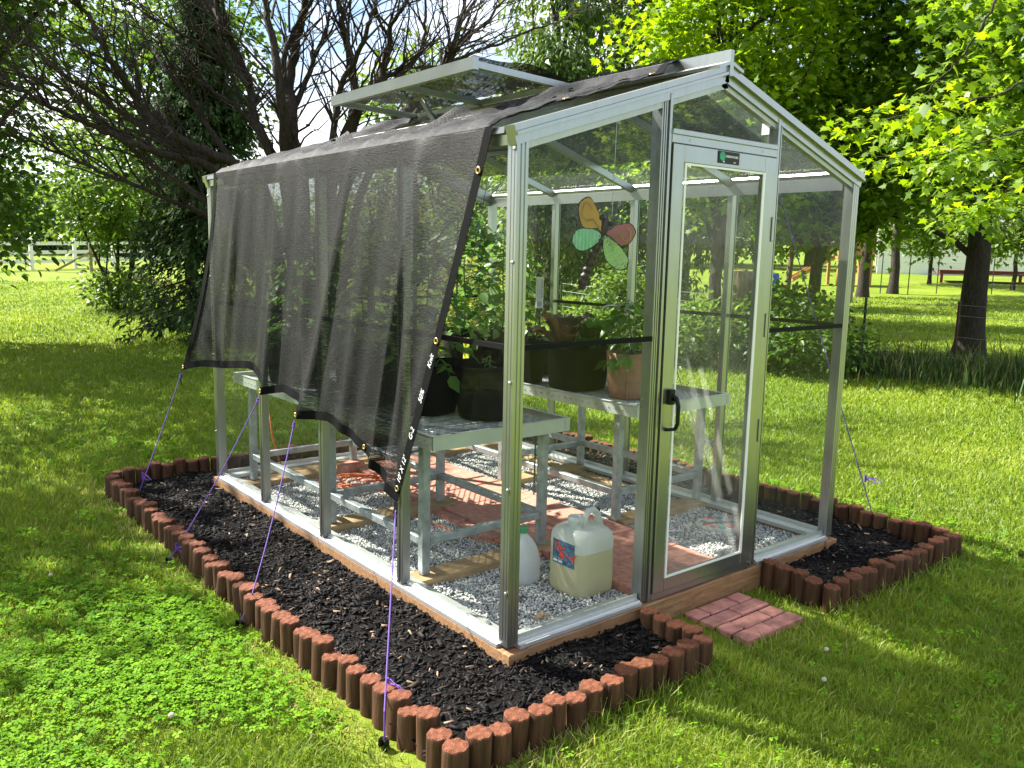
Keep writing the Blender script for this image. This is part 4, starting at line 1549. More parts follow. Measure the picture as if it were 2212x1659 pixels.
def leafy_plant(name, label, x, y, z0, height, spread, leafmat, n_nodes=26, per=7, size=(0.045, 0.095), cat='tomato plant', group=None, tmpl=T_OVATE, lean=(0, 0), bare=0.05):
    t = thing(name, label, cat, (x, y, z0), group)
    mb = MB()
    stem = [Vector((x + lean[0] * f + 0.012 * math.sin(f * 9), y + lean[1] * f + 0.012 * math.cos(f * 7), z0 - 0.01 + height * f)) for f in np.linspace(0, 1, 9)]
    mb.tube(stem, list(np.linspace(0.007, 0.003, 9)), 6)
    P, D, S = [], [], []
    for k in range(n_nodes):
        f = bare + (1 - bare) * (k + 0.5) / n_nodes
        a = k * 2.4 + random.uniform(-0.5, 0.5)
        i = min(7, int(f * 8))
        b = stem[i].lerp(stem[i + 1], f * 8 - i)
        L = spread * random.uniform(0.65, 1.1) * (1 - 0.55 * max(0, f - 0.55) / 0.45) * (0.75 + 0.25 * min(1, f * 4))
        rise = random.uniform(0.05, 0.55)
        pts = []
        for j in range(6):
            q = j / 5
            pts.append(b + Vector((math.cos(a) * L * q, math.sin(a) * L * q, L * (rise * q - (rise + random.uniform(0.25, 0.5)) * q * q))))
        mb.tube(pts, [0.0034, 0.003, 0.0026, 0.0022, 0.0018, 0.0012], 5)
        for j in range(per):
            q = 0.35 + 0.65 * (j // 2 + 1) / ((per + 1) // 2)
            q = min(1, q)
            i2 = min(4, int(q * 5))
            p = pts[i2].lerp(pts[i2 + 1], min(1, q * 5 - i2))
            side = 0 if j == per - 1 else (1 if j % 2 else -1)
            aa = a + side * random.uniform(0.7, 1.2)
            P.append(p)
            D.append((math.cos(aa), math.sin(aa), random.uniform(-0.9, 0.0)))
            S.append(random.uniform(*size) * (1.25 if side == 0 else 1))
    mb.build('stem', M['stem'], t, smooth=True)
    leaf_obj('foliage', np.array(P), np.array(D), np.array(S), tmpl, M[leafmat], t)
    return t


zs_ = pot('black fabric pot right beside the net hem, left of its larger neighbour', 0.475, 1.28, 0.165)
leafy_plant('tomato_plant', 'tall tomato plant in the black pot next to the net hem', 0.475, 1.28, zs_, 0.62, 0.24, 'leaf_tomato', 22, 7, group='tomato plants in black pots')
zs_ = pot('large black fabric pot at the near end of the left bench, behind the corner post', 0.665, 1.005, 0.175, 0.275)
leafy_plant('tomato_plant', 'young tomato plant low in the large pot behind the corner post', 0.665, 1.005, zs_, 0.10, 0.10, 'leaf_tomato', 5, 5, (0.02, 0.04), group='tomato plants in black pots')
for i, (y, hgt, x, w) in enumerate(((1.68, 0.66, 0.36, 'nearest'), (2.12, 0.78, 0.56, 'middle'), (2.60, 0.60, 0.34, 'farthest'))):
    zs_ = pot('black fabric pot seen through the shade net, %s of three' % w, x, y, 0.165)
    leafy_plant('tomato_plant', 'tomato plant seen through the shade net, %s of three' % w, x, y, zs_, hgt, 0.27, 'leaf_tomato', 26, 7, group='tomato plants in black pots')
# right bench
zs_ = pot('big black fabric pot on the right bench holding red and green lettuces', 1.70, 1.46, 0.185, 0.265, taper=0.95)
pot('black fabric pot just behind the lettuce pot on the right bench', 1.56, 1.83, 0.15, 0.24)
zs_t = pot('tan fabric pot on the right bench beside the door jamb', 1.745, 1.045, 0.145, 0.27, 'bag_tan')
zs_h = pot('black fabric pot with an upright strap handle on the right bench', 1.90, 2.10, 0.15, 0.24, handles=True)
zs_a = pot('brownish black fabric pot far along the right bench, beside the yellow card', 1.66, 2.62, 0.15, 0.27, 'bag_brown')
zs_b = pot('brownish black fabric pot far along the right bench, behind the corner post', 1.92, 2.50, 0.15, 0.27, 'bag_brown')
leafy_plant('tomato_plant', 'tallest tomato plant, tied with teal twine at the far end of the right bench', 1.66, 2.62, zs_a, 0.95, 0.28, 'leaf_tomato', 44, 7, group='tomato plants in black pots')
leafy_plant('tomato_plant', 'bushy tomato plant at the far end of the right bench by the corner post', 1.92, 2.50, zs_b, 0.78, 0.32, 'leaf_tomato', 48, 7, group='tomato plants in black pots')
leafy_plant('bean_plant', 'bright green broad leaved plant behind the thermometer', 1.90, 2.10, zs_h, 0.26, 0.15, 'leaf_green', 7, 3, (0.05, 0.09), 'bean plant')
leafy_plant('pepper_plant', 'glossy pepper plant growing in the tan fabric pot', 1.745, 1.045, zs_t, 0.36, 0.16, 'leaf_pepper', 24, 4, (0.06, 0.11), 'pepper plant', lean=(-0.03, 0.02))
leafy_plant('tomato_plant', 'small tomato plant leaning out past the door glass on the right bench', 2.02, 1.20, ZM + 0.2, 0.12, 0.20, 'leaf_tomato', 9, 7, (0.03, 0.06), group='tomato plants in black pots', lean=(0.12, -0.05))
pot('black fabric pot on the right bench behind the dusty door glass', 2.02, 1.20, 0.12, 0.22)


def lettuce(label, x, y, z0, mat, n, L, wid, upright, ruffle):
    t = thing('lettuce_plant', label, 'lettuce', (x, y, z0), 'lettuces in the black pot')
    mb = MB()
    for k in range(n):
        a = k * 2.4 + random.uniform(-0.3, 0.3)
        l = L * random.uniform(0.75, 1.1)
        up = upright * random.uniform(0.75, 1.2)
        rows = []
        for i in range(9):
            q = i / 8
            rr = l * (q * (1 - up * 0.62)) + 0.008
            zz = l * up * (q - 0.30 * q * q) - (0.18 * l * max(0, q - 0.6) / 0.4 if ruffle > 0.5 else 0)
            w = wid * (0.16 + 1.0 * math.sin(min(1, q * 1.05) * 2.3) ** 1.2) * (0.75 if q > 0.95 else 1)
            row = []
            for j in range(7):
                s = (j - 3) / 3
                curl = 0.35 * w * s * s
                rf = ruffle * 0.016 * math.sin(q * 17 + j * 2.2 + k) * abs(s) ** 1.5 * (0.3 + q)
                row.append((x + math.cos(a) * (rr - curl * 0.6) - math.sin(a) * s * w, y + math.sin(a) * (rr - curl * 0.6) + math.cos(a) * s * w, z0 + zz + curl * 0.55 + rf))
            rows.append(row)
        mb.grid(rows)
        mb.tube([(x + math.cos(a) * (l * q * (1 - up * 0.62) + 0.006), y + math.sin(a) * (l * q * (1 - up * 0.62) + 0.006), z0 + l * up * (q - 0.30 * q * q) - 0.004) for q in (0, .2, .4, .6, .75)], [0.007, 0.006, 0.0045, 0.003, 0.0015], 6)
    o = mb.build('leaves', M[mat], t, smooth=True)
    at = o.data.attributes.new('tint', 'FLOAT', 'POINT')
    v = np.zeros(len(o.data.vertices), np.float32)
    o.data.vertices.foreach_get
    zz = np.array([vv.co.z for vv in o.data.vertices])
    v = rng.random(len(zz)) * 0.3 + 0.35 + 0.35 * np.sin(np.arange(len(zz)) * 0.02)
    at.data.foreach_set('value', np.clip(v, 0, 1).astype(np.float32))


lettuce('bolting red leaf lettuce with ruffled leaves in the black pot', 1.60, 1.50, zs_ + 0.0, 'leaf_red', 10, 0.44, 0.055, 0.95, 1.0)
lettuce('broad green romaine lettuce beside the red lettuce in the black pot', 1.78, 1.40, zs_ + 0.0, 'leaf_green', 14, 0.36, 0.060, 0.9, 0.8)


# stakes, twine, card, thermometer
def stake(label, x, y, z0, z1):
    o = MB().tube([(x, y, z0), (x + 0.004, y, z1)], 0.0055, 6).build('plant_stake', M['stake'], None, origin=(x, y, z0))
    tag(o, label, 'plant stake', 'thin green plant stakes')


stake('dark green stake rising from the pot with the strap handle', 1.86, 2.02, ZM + 0.05, 1.16)
stake('dark green stake at the left of the tallest tomato plant', 1.58, 2.60, ZM + 0.05, 1.72)
stake('dark green stake through the bushy far tomato plant', 1.90, 2.44, ZM + 0.05, 1.72)
stake('dark green stake stuck in the gravel below the right bench', 1.42, 1.52, -0.03, 0.55)


def twine(label, p0, p1):
    o = MB().tube([p0, tuple((a + b) / 2 for a, b in zip(p0, p1)), p1], 0.0026, 5).build('twine', M['teal'], None, origin=p0)
    tag(o, label, 'twine', 'teal twine tied round the tomato plants')


twine('teal twine stretched level from the right wall post to the tall tomato stake', (1.58, 2.60, 1.40), (2.20, 2.30, 1.34))
twine('teal twine slanting up from the tomato to the roof rafter', (1.70, 2.58, 1.30), (1.95, 2.30, 1.86))
twine('teal twine running steeply up beside the tall tomato stake', (1.60, 2.60, 0.95), (1.72, 2.45, 1.95))
twine('teal twine from the bushy tomato to the eave beam', (1.93, 2.45, 1.30), (2.16, 2.52, 1.84))
o = MB().box((1.52, 2.36, 0.70), (1.523, 2.43, 0.90)).build('sticky_card', simple('yellow_card', (0.72, 0.78, 0.05), 0.5), None, origin=(1.52, 2.36, 0.70))
tag(o, 'bright yellow sticky insect card standing among the far black pots', 'sticky card')

t = thing('thermometer', 'white plastic wall thermometer with a small dial, on the green stake', 'thermometer', (1.855, 2.005, 1.12))
tx, ty, tz = 1.84, 2.00, 1.12
xd = Vector((0.78, -0.62, 0)).normalized()
fd = Vector((-0.62, -0.78, 0)).normalized()


def tp(a, z, d=0.0):
    return Vector((tx, ty, tz)) + xd * a + fd * d + Vector((0, 0, z))


def tbox(mb, a0, a1, z0, z1, d0, d1):
    V = [tp(a, z, d) for d in (d0, d1) for a, z in ((a0, z0), (a1, z0), (a1, z1), (a0, z1))]
    mb.add(V, [(3, 2, 1, 0), (4, 5, 6, 7), (0, 1, 5, 4), (1, 2, 6, 5), (2, 3, 7, 6), (3, 0, 4, 7)])


mb = MB()
tbox(mb, -0.024, 0.024, 0.0, 0.21, 0.0, 0.012)
bd = mb.build('case', M['white'], t, bevel=0.003)
mb = MB()
for k in range(10):
    tbox(mb, 0.010, 0.019, 0.075 + k * 0.0125, 0.080 + k * 0.0125, 0.0123, 0.0130)
    tbox(mb, -0.019, -0.014, 0.075 + k * 0.0125, 0.078 + k * 0.0125, 0.0123, 0.0130)
mb.build('scale_marks', M['black'], t)
mb = MB()
tbox(mb, -0.003, 0.003, 0.062, 0.195, 0.0123, 0.015)
mb.build('tube', simple('glass_tube', (0.75, 0.72, 0.70), 0.2), t)
mb = MB()
mb.add([tp(0.017 * math.cos(k * math.pi / 10), 0.030 + 0.017 * math.sin(k * math.pi / 10), 0.0128) for k in range(20)], [tuple(range(20))])
mb.build('dial', simple('dial_face', (0.55, 0.55, 0.54), 0.4), t)
mb = MB()
for k in range(12):
    a = k * math.pi / 6
    mb.add([tp(r_ * math.cos(a + q), 0.030 + r_ * math.sin(a + q), 0.0134) for r_, q in ((0.011, -0.07), (0.016, -0.06), (0.016, 0.06), (0.011, 0.07))], [(0, 1, 2, 3)])
mb.build('dial_marks', M['black'], t)


# ------------------------------------------------------------------ painted metal dragonfly
def dragonfly():
    c0 = CAM + ray(1302, 502) * 3.95
    ex = Vector(RT).normalized()
    ex = Vector((ex.x, ex.y, 0)).normalized()
    ey = Vector((0, 0, 1))
    en = ex.cross(ey)                      # towards the viewer side
    sc = 3.95 / F * 1.0                     # metres per 2212 px at that distance
    t = thing('metal_dragonfly', 'painted corrugated metal dragonfly ornament with orange, mint, pink and green wings', 'dragonfly ornament', tuple(c0))

    def Q(px, py, d=0.0):
        return Vector(c0) + ex * ((px - 1302) * sc) + ey * (-(py - 502) * sc) + en * d

    def crop(v):                           # outline coordinates measured on an enlargement
        return (1206.9 + v[0] * 0.1389, 405.97 + v[1] * 0.1389)

    def wing(name, base, col, axis_deg=None, corr=None, dep=0.0, seed=0):
        rr = random.Random(seed)
        pts = [crop(p) for p in base]
        # closed smooth outline
        n = len(pts)
        outl = []
        for i in range(n):
            p0, p1, p2, p3 = (pts[(i + k - 1) % n] for k in range(4))
            for q in range(7):
                f = q / 7
                outl.append(tuple(0.5 * ((2 * b) + (-a + c) * f + (2 * a - 5 * b + 4 * c - d) * f * f + (-a + 3 * b - 3 * c + d) * f ** 3) for a, b, c, d in zip(p0, p1, p2, p3)))
        cx = sum(p[0] for p in outl) / len(outl)
        cy = sum(p[1] for p in outl) / len(outl)
        ca = math.cos(axis_deg or 0), math.sin(axis_deg or 0)

        def depth(px, py):
            if corr:
                s = (px - cx) * ca[0] + (py - cy) * ca[1]
                return dep + 0.007 * math.sin(2 * math.pi * s / corr)
            return dep + 0.006 * math.sin((px - cx) * 0.05)

        def sheet(k, off, jag):
            V, Fs = [], []
            rings = 10
            m = len(outl)
            for r in range(rings + 1):
                for i, (px, py) in enumerate(outl):
                    e = 1.0 if not jag else 1 - rr.uniform(0.0, 0.045) * (1 if r == rings else 0)
                    f = r / rings * k * e
                    x_, y_ = cx + (px - cx) * f, cy + (py - cy) * f
                    V.append(Q(x_, y_, depth(x_, y_) + off))
            for r in range(rings):
                for i in range(m):
                    Fs.append((r * m + i, r * m + (i + 1) % m, (r + 1) * m + (i + 1) % m, (r + 1) * m + i))
            return MB().add(V, Fs)
        w = sheet(1.0, 0.0, False).build(name, M['black'], t, smooth=True)
        sheet(0.955, 0.0035, True).build('paint', col, w, smooth=True)
        return w

    def paint(name, c):
        m, nt, N, L, out = new_mat(name)
        b = pr(nt, c, 0.55, 0, 0.4)
        r, n = noise_ramp(nt, [(0.30, (0.02, 0.015, 0.018)), (0.335, c), (0.8, tuple(min(1, q * 1.15) for q in c))], 16, 6, rough=0.7)
        L.new(r.outputs['Color'], b.inputs['Base Color'])
        L.new(b.outputs[0], out.inputs['Surface'])
        return m
    body = simple('dark_plum_metal', (0.035, 0.018, 0.028), 0.5, 0.2, 0.3, 30)
    w = wing('wing', [(660, 690), (600, 640), (430, 650), (340, 580), (290, 400), (300, 250), (400, 160), (480, 170), (560, 300), (640, 460), (670, 580)], paint('orange_paint', (0.80, 0.40, 0.09)), None, None, 0.012, 1)
    w['label'] = 'orange upper wing with a gold scroll'
    w2 = wing('wing', [(690, 700), (780, 650), (860, 590), (1000, 550), (1110, 550), (1180, 630), (1190, 710), (1110, 850), (990, 900), (900, 850), (800, 760)], paint('pink_paint', (0.52, 0.16, 0.20)), None, None, 0.010, 2)
    w2['label'] = 'pink upper wing with a gold scroll'
    w3 = wing('wing', [(665, 720), (640, 820), (560, 900), (460, 960), (350, 990), (250, 940), (200, 850), (220, 720), (290, 650), (420, 630), (560, 650)], paint('mint_paint', (0.40, 0.78, 0.60)), 0.0, 56 * 0.1389, 0.018, 3)
    w3['label'] = 'mint green corrugated lower wing'
    w4 = wing('wing', [(690, 730), (780, 760), (900, 850), (1010, 960), (1090, 1090), (1090, 1190), (1020, 1270), (900, 1255), (790, 1180), (720, 1080), (685, 950), (680, 820)], paint('lime_paint', (0.52, 0.74, 0.38)), R(55), 66 * 0.1389, 0.020, 4)
    w4['label'] = 'lime green corrugated lower wing'
    gold = simple('gold_wire', (0.5, 0.36, 0.10), 0.4, 0.7, 0.1, 20)
    for ww, ln in ((w, [(505, 350), (470, 280), (420, 240), (370, 270), (345, 380), (350, 460), (420, 520), (520, 495), (570, 560), (620, 630)]),
                   (w2, [(1060, 620), (1110, 680), (1105, 770), (1040, 825), (1000, 800), (970, 740), (920, 720), (830, 765)])):
        mb = MB()
        mb.tube([Q(*crop(p), 0.024) for p in ln], 0.0032, 6)
        mb.build('scroll', gold, ww)
    # body: ribbed tail and head with bulging eyes
    mb = MB()
    tail = [(655, 800), (600, 930), (540, 1060), (490, 1190), (455, 1310), (415, 1430), (385, 1540), (375, 1575)]
    P, rad = [], []
    for i in range(57):
        f = i / 56 * (len(tail) - 1)
        k = min(len(tail) - 2, int(f))
        q = f - k
        p = crop(tuple(a + (b - a) * q for a, b in zip(tail[k], tail[k + 1])))
        P.append(Q(*p, 0.004))
        rad.append((0.021 + 0.0035 * math.sin(i * 0.9)) * (1 if i < 53 else 0.75) * (0.8 + 0.2 * min(1, i / 20)))
    mb.tube(P, rad, 12)
    mb.tube([Q(*crop(p), 0.012) for p in ((690, 760), (700, 640), (720, 520), (725, 470))], [0.012, 0.019, 0.020, 0.010], 12)
    bo = mb.build('body', body, t, smooth=True)
    for p in ((655, 470), (800, 560)):
        c = Q(*crop(p), 0.02)
        mb = MB()
        prof = [(0.0128 * math.sin(math.pi * k / 8), -0.0128 * math.cos(math.pi * k / 8)) for k in range(9)]
        mb.lathe(prof, c, 14)
        mb.build('eye', M['black'], bo, smooth=True)
    # hanging wire
    mb = MB()
    top = Q(*crop((820, 440)), 0.0)
    mb.tube([Q(*crop((740, 560)), 0.0), top, (top.x + 0.01, top.y, slope_z(top.x) - 0.03)], 0.0016, 5)
    mb.build('hanging_wire', M['steel'], t)


dragonfly()


# ------------------------------------------------------------------ water containers on the gravel
def translucent(name, base, trans, rough=0.35):
    m, nt, N, L, out = new_mat(name)
    b = pr(nt, base, rough, 0, 0.5)
    r, n = noise_ramp(nt, [(0.3, tuple(c * 0.9 for c in base)), (0.7, base)], 8, 4)
    L.new(r.outputs['Color'], b.inputs['Base Color'])
    t = N.new('ShaderNodeBsdfTranslucent')
    t.inputs['Color'].default_value = (*base, 1)
    tr = N.new('ShaderNodeBsdfTransparent')
    tr.inputs['Color'].default_value = (*base, 1)
    m1 = N.new('ShaderNodeMixShader')
    m1.inputs['Fac'].default_value = 0.5
    L.new(b.outputs[0], m1.inputs[1])
    L.new(t.outputs[0], m1.inputs[2])
    m2 = N.new('ShaderNodeMixShader')
    m2.inputs['Fac'].default_value = trans
    L.new(m1.outputs[0], m2.inputs[1])
    L.new(tr.outputs[0], m2.inputs[2])
    L.new(m2.outputs[0], out.inputs['Surface'])
    return m


def carboy():
    x0, x1, y0, y1, z0 = 0.575, 0.795, 0.205, 0.435, -0.028
    cx, cy = (x0 + x1) / 2, (y0 + y1) / 2
    hx, hy = (x1 - x0) / 2, (y1 - y0) / 2
    t = thing('water_carboy', 'square translucent plastic carboy half full of yellowish liquid', 'water carboy', (cx, cy, z0))
    shell = translucent('milky_plastic', (0.90, 0.92, 0.90), 0.14, 0.3)
    liquid = translucent('yellow_liquid_in_plastic', (0.80, 0.75, 0.50), 0.12, 0.3)

    def ring(z, k, rc):
        pts = []
        n = 8
        for q, (sx, sy) in enumerate(((1, 1), (-1, 1), (-1, -1), (1, -1))):
            for i in range(n):
                a = q * math.pi / 2 + i / (n - 1) * math.pi / 2
                rr = rc
                pts.append((cx + sx * (hx * k - rr) + rr * math.cos(a), cy + sy * (hy * k - rr) + rr * math.sin(a), z0 + z))
        return pts

    def loft(levels):
        rs = [ring(*l) for l in levels]
        V = [p for r in rs for p in r]
        n = len(rs[0])
        Fs = [(i * n + k, i * n + (k + 1) % n, (i + 1) * n + (k + 1) % n, (i + 1) * n + k) for i in range(len(rs) - 1) for k in range(n)]
        return V, Fs, n, len(rs)
    lv = 0.205
    V, Fs, n, m = loft([(0.0, 0.80, 0.03), (0.0, 0.90, 0.035), (0.008, 0.97, 0.04), (0.02, 1.0, 0.042), (0.10, 1.005, 0.042), (lv - 0.001, 1.0, 0.042)])
    Fs.append(tuple(range(n - 1, -1, -1)))
    MB().add(V, Fs).build('liquid', liquid, t, smooth=True)
    V, Fs, n, m = loft([(lv, 1.0, 0.042), (0.25, 1.0, 0.042), (0.272, 0.985, 0.05), (0.288, 0.93, 0.06), (0.298, 0.82, 0.07), (0.302, 0.65, 0.06), (0.303, 0.3, 0.03), (0.303, 0.12, 0.01)])
    Fs.append(tuple((m - 1) * n + k for k in range(n)))
    MB().add(V, Fs).build('upper_shell', shell, t, smooth=True)
    nx, ny = x0 + 0.062, cy - 0.005
    MB().lathe([(0.030, 0.285), (0.030, 0.325), (0.036, 0.328), (0.036, 0.350), (0.033, 0.353), (0.026, 0.352), (0.024, 0.335), (0.0, 0.334)], (nx, ny, z0), 24).build('neck', shell, t, smooth=True)
    mb = MB()
    mb.tube([(cx + 0.00, cy - 0.01, z0 + 0.292), (cx + 0.004, cy - 0.01, z0 + 0.335), (cx + 0.022, cy - 0.01, z0 + 0.366), (cx + 0.055, cy - 0.01, z0 + 0.366), (cx + 0.083, cy - 0.01, z0 + 0.34), (cx + 0.094, cy - 0.01, z0 + 0.285)],
            [0.016, 0.014, 0.014, 0.015, 0.016, 0.022], 12)
    mb.build('handle', shell, t, smooth=True)
    mb = MB()
    mb.tube([(cx + 0.086, cy + 0.0, z0 + 0.335), (cx + 0.098, cy + 0.0, z0 + 0.362)], 0.011, 10)
    mb.build('vent_cap', M['black'], t)
    # printed label on the face towards the left wall
    lab = simple('sea_blue_print', (0.05, 0.12, 0.22), 0.4, 0, 0.75, 22, stretch=(1, 2, 5))
    xl = x0 - 0.003
    mb = MB()
    mb.box((xl - 0.001, y0 + 0.045, z0 + 0.135), (xl + 0.0012, y1 - 0.045, z0 + 0.245))
    lb = mb.build('label', lab, t)
    red = simple('red_print', (0.62, 0.06, 0.03), 0.5)
    fr = Matrix(((0, 0, -1), (-1, 0, 0), (0, 1, 0)))      # text x -> -y, text y -> z, normal -> -x
    for txt, sz, yy, zz, mt in (('The', 0.050, cy + 0.028, z0 + 0.212, red), ('Reef', 0.054, cy - 0.020, z0 + 0.180, red), ('SALT', 0.010, cy + 0.050, z0 + 0.160, M['white']), ('FRESH', 0.010, cy + 0.018, z0 + 0.160, M['white'])):
        o = add_obj('label_lettering', text_mesh(txt, sz, mt, bold=0.0018 if sz > 0.02 else 0.0, shear=0.25 if sz > 0.02 else 0), lb)
        mm = fr.to_4x4()
        mm.translation = Vector((xl - 0.0022, yy, zz)) - Vector((cx, cy, z0))
        o.matrix_local = mm
    mb = MB()
    for yy in (cy + 0.050, cy + 0.018):
        mb.box((xl - 0.0024, yy - 0.013, z0 + 0.142), (xl - 0.0013, yy + 0.013, z0 + 0.153))
    mb.build('label_boxes', M['white'], lb)


carboy()


def gallon():
    x, y, z0 = 0.525, 0.545, -0.028
    t = thing('gallon_jug', 'white plastic gallon jug with a green cap behind the corner post', 'gallon jug', (x, y, z0))
    sh = translucent('white_jug_plastic', (0.80, 0.81, 0.82), 0.08, 0.35)

    def fn(px, py, z, a):
        k = 1 + 0.06 * math.cos(4 * a) * (1 if z < 0.12 else 0.4) * -1
        return px * k, py * k, z
    MB().lathe([(0.0, 0.0), (0.058, 0.0), (0.070, 0.008), (0.075, 0.03), (0.075, 0.115), (0.072, 0.14), (0.060, 0.175), (0.040, 0.205), (0.022, 0.225), (0.018, 0.235), (0.018, 0.245), (0.0, 0.245)], (x, y, z0), 32, fn=fn).build('bottle', sh, t, smooth=True)
    MB().lathe([(0.022, 0.236), (0.022, 0.262), (0.020, 0.265), (0.0, 0.265)], (x, y, z0), 18).build('cap', simple('green_cap', (0.02, 0.26, 0.10), 0.4), t)
    mb = MB()
    mb.tube([(x + 0.030, y + 0.03, z0 + 0.205), (x + 0.055, y + 0.05, z0 + 0.20), (x + 0.066, y + 0.055, z0 + 0.16), (x + 0.056, y + 0.048, z0 + 0.115)], 0.012, 8)
    mb.build('handle', sh, t, smooth=True)


gallon()

# stepping stone with raised painted flowers and lettering
t = thing('stepping_stone', 'round grey stepping stone painted with flowers and lettering, inside the door', 'stepping stone', (1.93, 0.50, -0.03))
MB().lathe([(0.0, 0.030), (0.10, 0.030), (0.122, 0.027), (0.13, 0.018), (0.13, 0.0)], (1.93, 0.50, -0.03), 32).build('slab', simple('cast_stone', (0.40, 0.40, 0.37), 0.9, 0, 0.2, 30, bmp=0.3), t)
pf = [simple('stone_paint_pink', (0.55, 0.20, 0.20), 0.8), simple('stone_paint_green', (0.08, 0.30, 0.22), 0.8), simple('stone_paint_red', (0.50, 0.12, 0.09), 0.8)]
for k in range(11):
    a = k * 2 * math.pi / 11
    mb = MB()
    mb.lathe([(0.0, 0.006), (0.014, 0.004), (0.022, 0.0)], (1.93 + 0.088 * math.cos(a), 0.50 + 0.088 * math.sin(a), 0.0003), 8)
    mb.build('flower' if k % 3 != 1 else 'painted_leaf', pf[(0, 1, 2)[k % 3]], t)
to = add_obj('stone_lettering', text_mesh('GARDEN', 0.042, M['black'], bold=0.0008), t)
to.location = (0.0, -0.005, 0.0315)
to.rotation_euler = (0, 0, R(-30))

# orange extension cord coiled on the gravel at the far left, rising to the back
mb = MB()
pts = []
for k in range(90):
    a = k * 0.33
    rr = 0.13 + 0.03 * math.sin(k * 0.37)
    pts.append((0.66 + rr * math.cos(a) * 1.15, 2.32 + rr * math.sin(a) * 1.2 + 0.05 * math.sin(k * 0.11), 0.0 + 0.012 * (k % 7) / 3 + 0.008))
pts += [(0.74, 2.1, 0.0), (0.70, 1.92, -0.012), (0.62, 1.5, -0.015), (0.68, 1.1, -0.015), (0.72, 0.98, -0.01)]
mb.tube(pts, 0.0048, 6)
mb.tube([(0.58, 2.42, 0.01), (0.40, 2.60, 0.0), (0.32, 2.75, 0.05), (0.30, 2.86, 0.25), (0.30, 2.96, 0.62)], 0.0048, 6)
o = mb.build('extension_cord', M['cord'], None, smooth=True, origin=(0.66, 2.32, 0))
tag(o, 'orange extension cord coiled on the gravel under the left bench', 'extension cord')
for i, (x, y, a) in enumerate(((0.80, 2.73, 0.5),)):
    o = MB().box((x - 0.10, y - 0.05, -0.02), (x + 0.10, y + 0.05, 0.045)).build('loose_brick', M['brick_old'], None, origin=(x, y, -0.02), bevel=0.004)
    o.rotation_euler = (0, 0, a)
    tag(o, 'single loose red brick lying beside the coiled orange cord', 'brick')

# dry leaf on the sill
pts = [(0, 0), (.2, .1), (.3, .32), (.42, .2), (.6, .38), (.62, .18), (.85, .2), (1, 0), (.85, -.16), (.66, -.14), (.6, -.34), (.42, -.18), (.28, -.3), (.2, -.1)]
mb = MB()
mb.add([(0.205 + 0.085 * a + 0.02 * b, 0.085 + 0.075 * b, 0.026 + 0.018 * math.sin(a * 3) + 0.02 * abs(b)) for a, b in pts] + [(0.25, 0.086, 0.030)], [(i, (i + 1) % 14, 14) for i in range(14)])
mb.tube([(0.290, 0.085, 0.03), (0.315, 0.080, 0.036)], 0.0012, 5)
o = mb.build('fallen_leaf', M['dry_leaf'], None, origin=(0.25, 0.085, 0.026))
tag(o, 'curled dry brown leaf on the front sill behind the glass', 'leaf')

# ------------------------------------------------------------------ trees
def tubes_np(paths, radii, n=6):
    Vs, Fs, off = [], [], 0
    for pts, rad in zip(paths, radii):
        pts = np.asarray(pts, float)
        m = len(pts)
        d = np.gradient(pts, axis=0)
        d /= np.linalg.norm(d, axis=1, keepdims=True) + 1e-9
        ref = np.array([0.31, 0.87, 0.2])
        s = np.cross(d, ref)
        s /= np.linalg.norm(s, axis=1, keepdims=True) + 1e-9
        u = np.cross(d, s)
        a = np.arange(n) * 2 * np.pi / n
        ring = pts[:, None] + (s[:, None] * np.cos(a)[None, :, None] + u[:, None] * np.sin(a)[None, :, None]) * np.asarray(rad)[:, None, None]
        Vs.append(ring.reshape(-1, 3))
        i, k = np.meshgrid(np.arange(m - 1), np.arange(n), indexing='ij')
        f = np.stack([i * n + k, i * n + (k + 1) % n, (i + 1) * n + (k + 1) % n, (i + 1) * n + k], -1).reshape(-1, 4) + off
        Fs.append(f)
        off += m * n
    return np.concatenate(Vs), [np.concatenate(Fs)]


def wobble(p0, p1, n, amp, bend=0.0):
    f = np.linspace(0, 1, n)
    p0, p1 = np.asarray(p0, float), np.asarray(p1, float)
    L = np.linalg.norm(p1 - p0)
    pts = p0 + (p1 - p0) * f[:, None]
    w = np.cumsum(rng.normal(0, amp, (n, 3)), axis=0) * L / n
    w -= f[:, None] * w[-1]
    pts = pts + w
    pts[:, 2] += bend * L * np.sin(f * np.pi)
    return pts


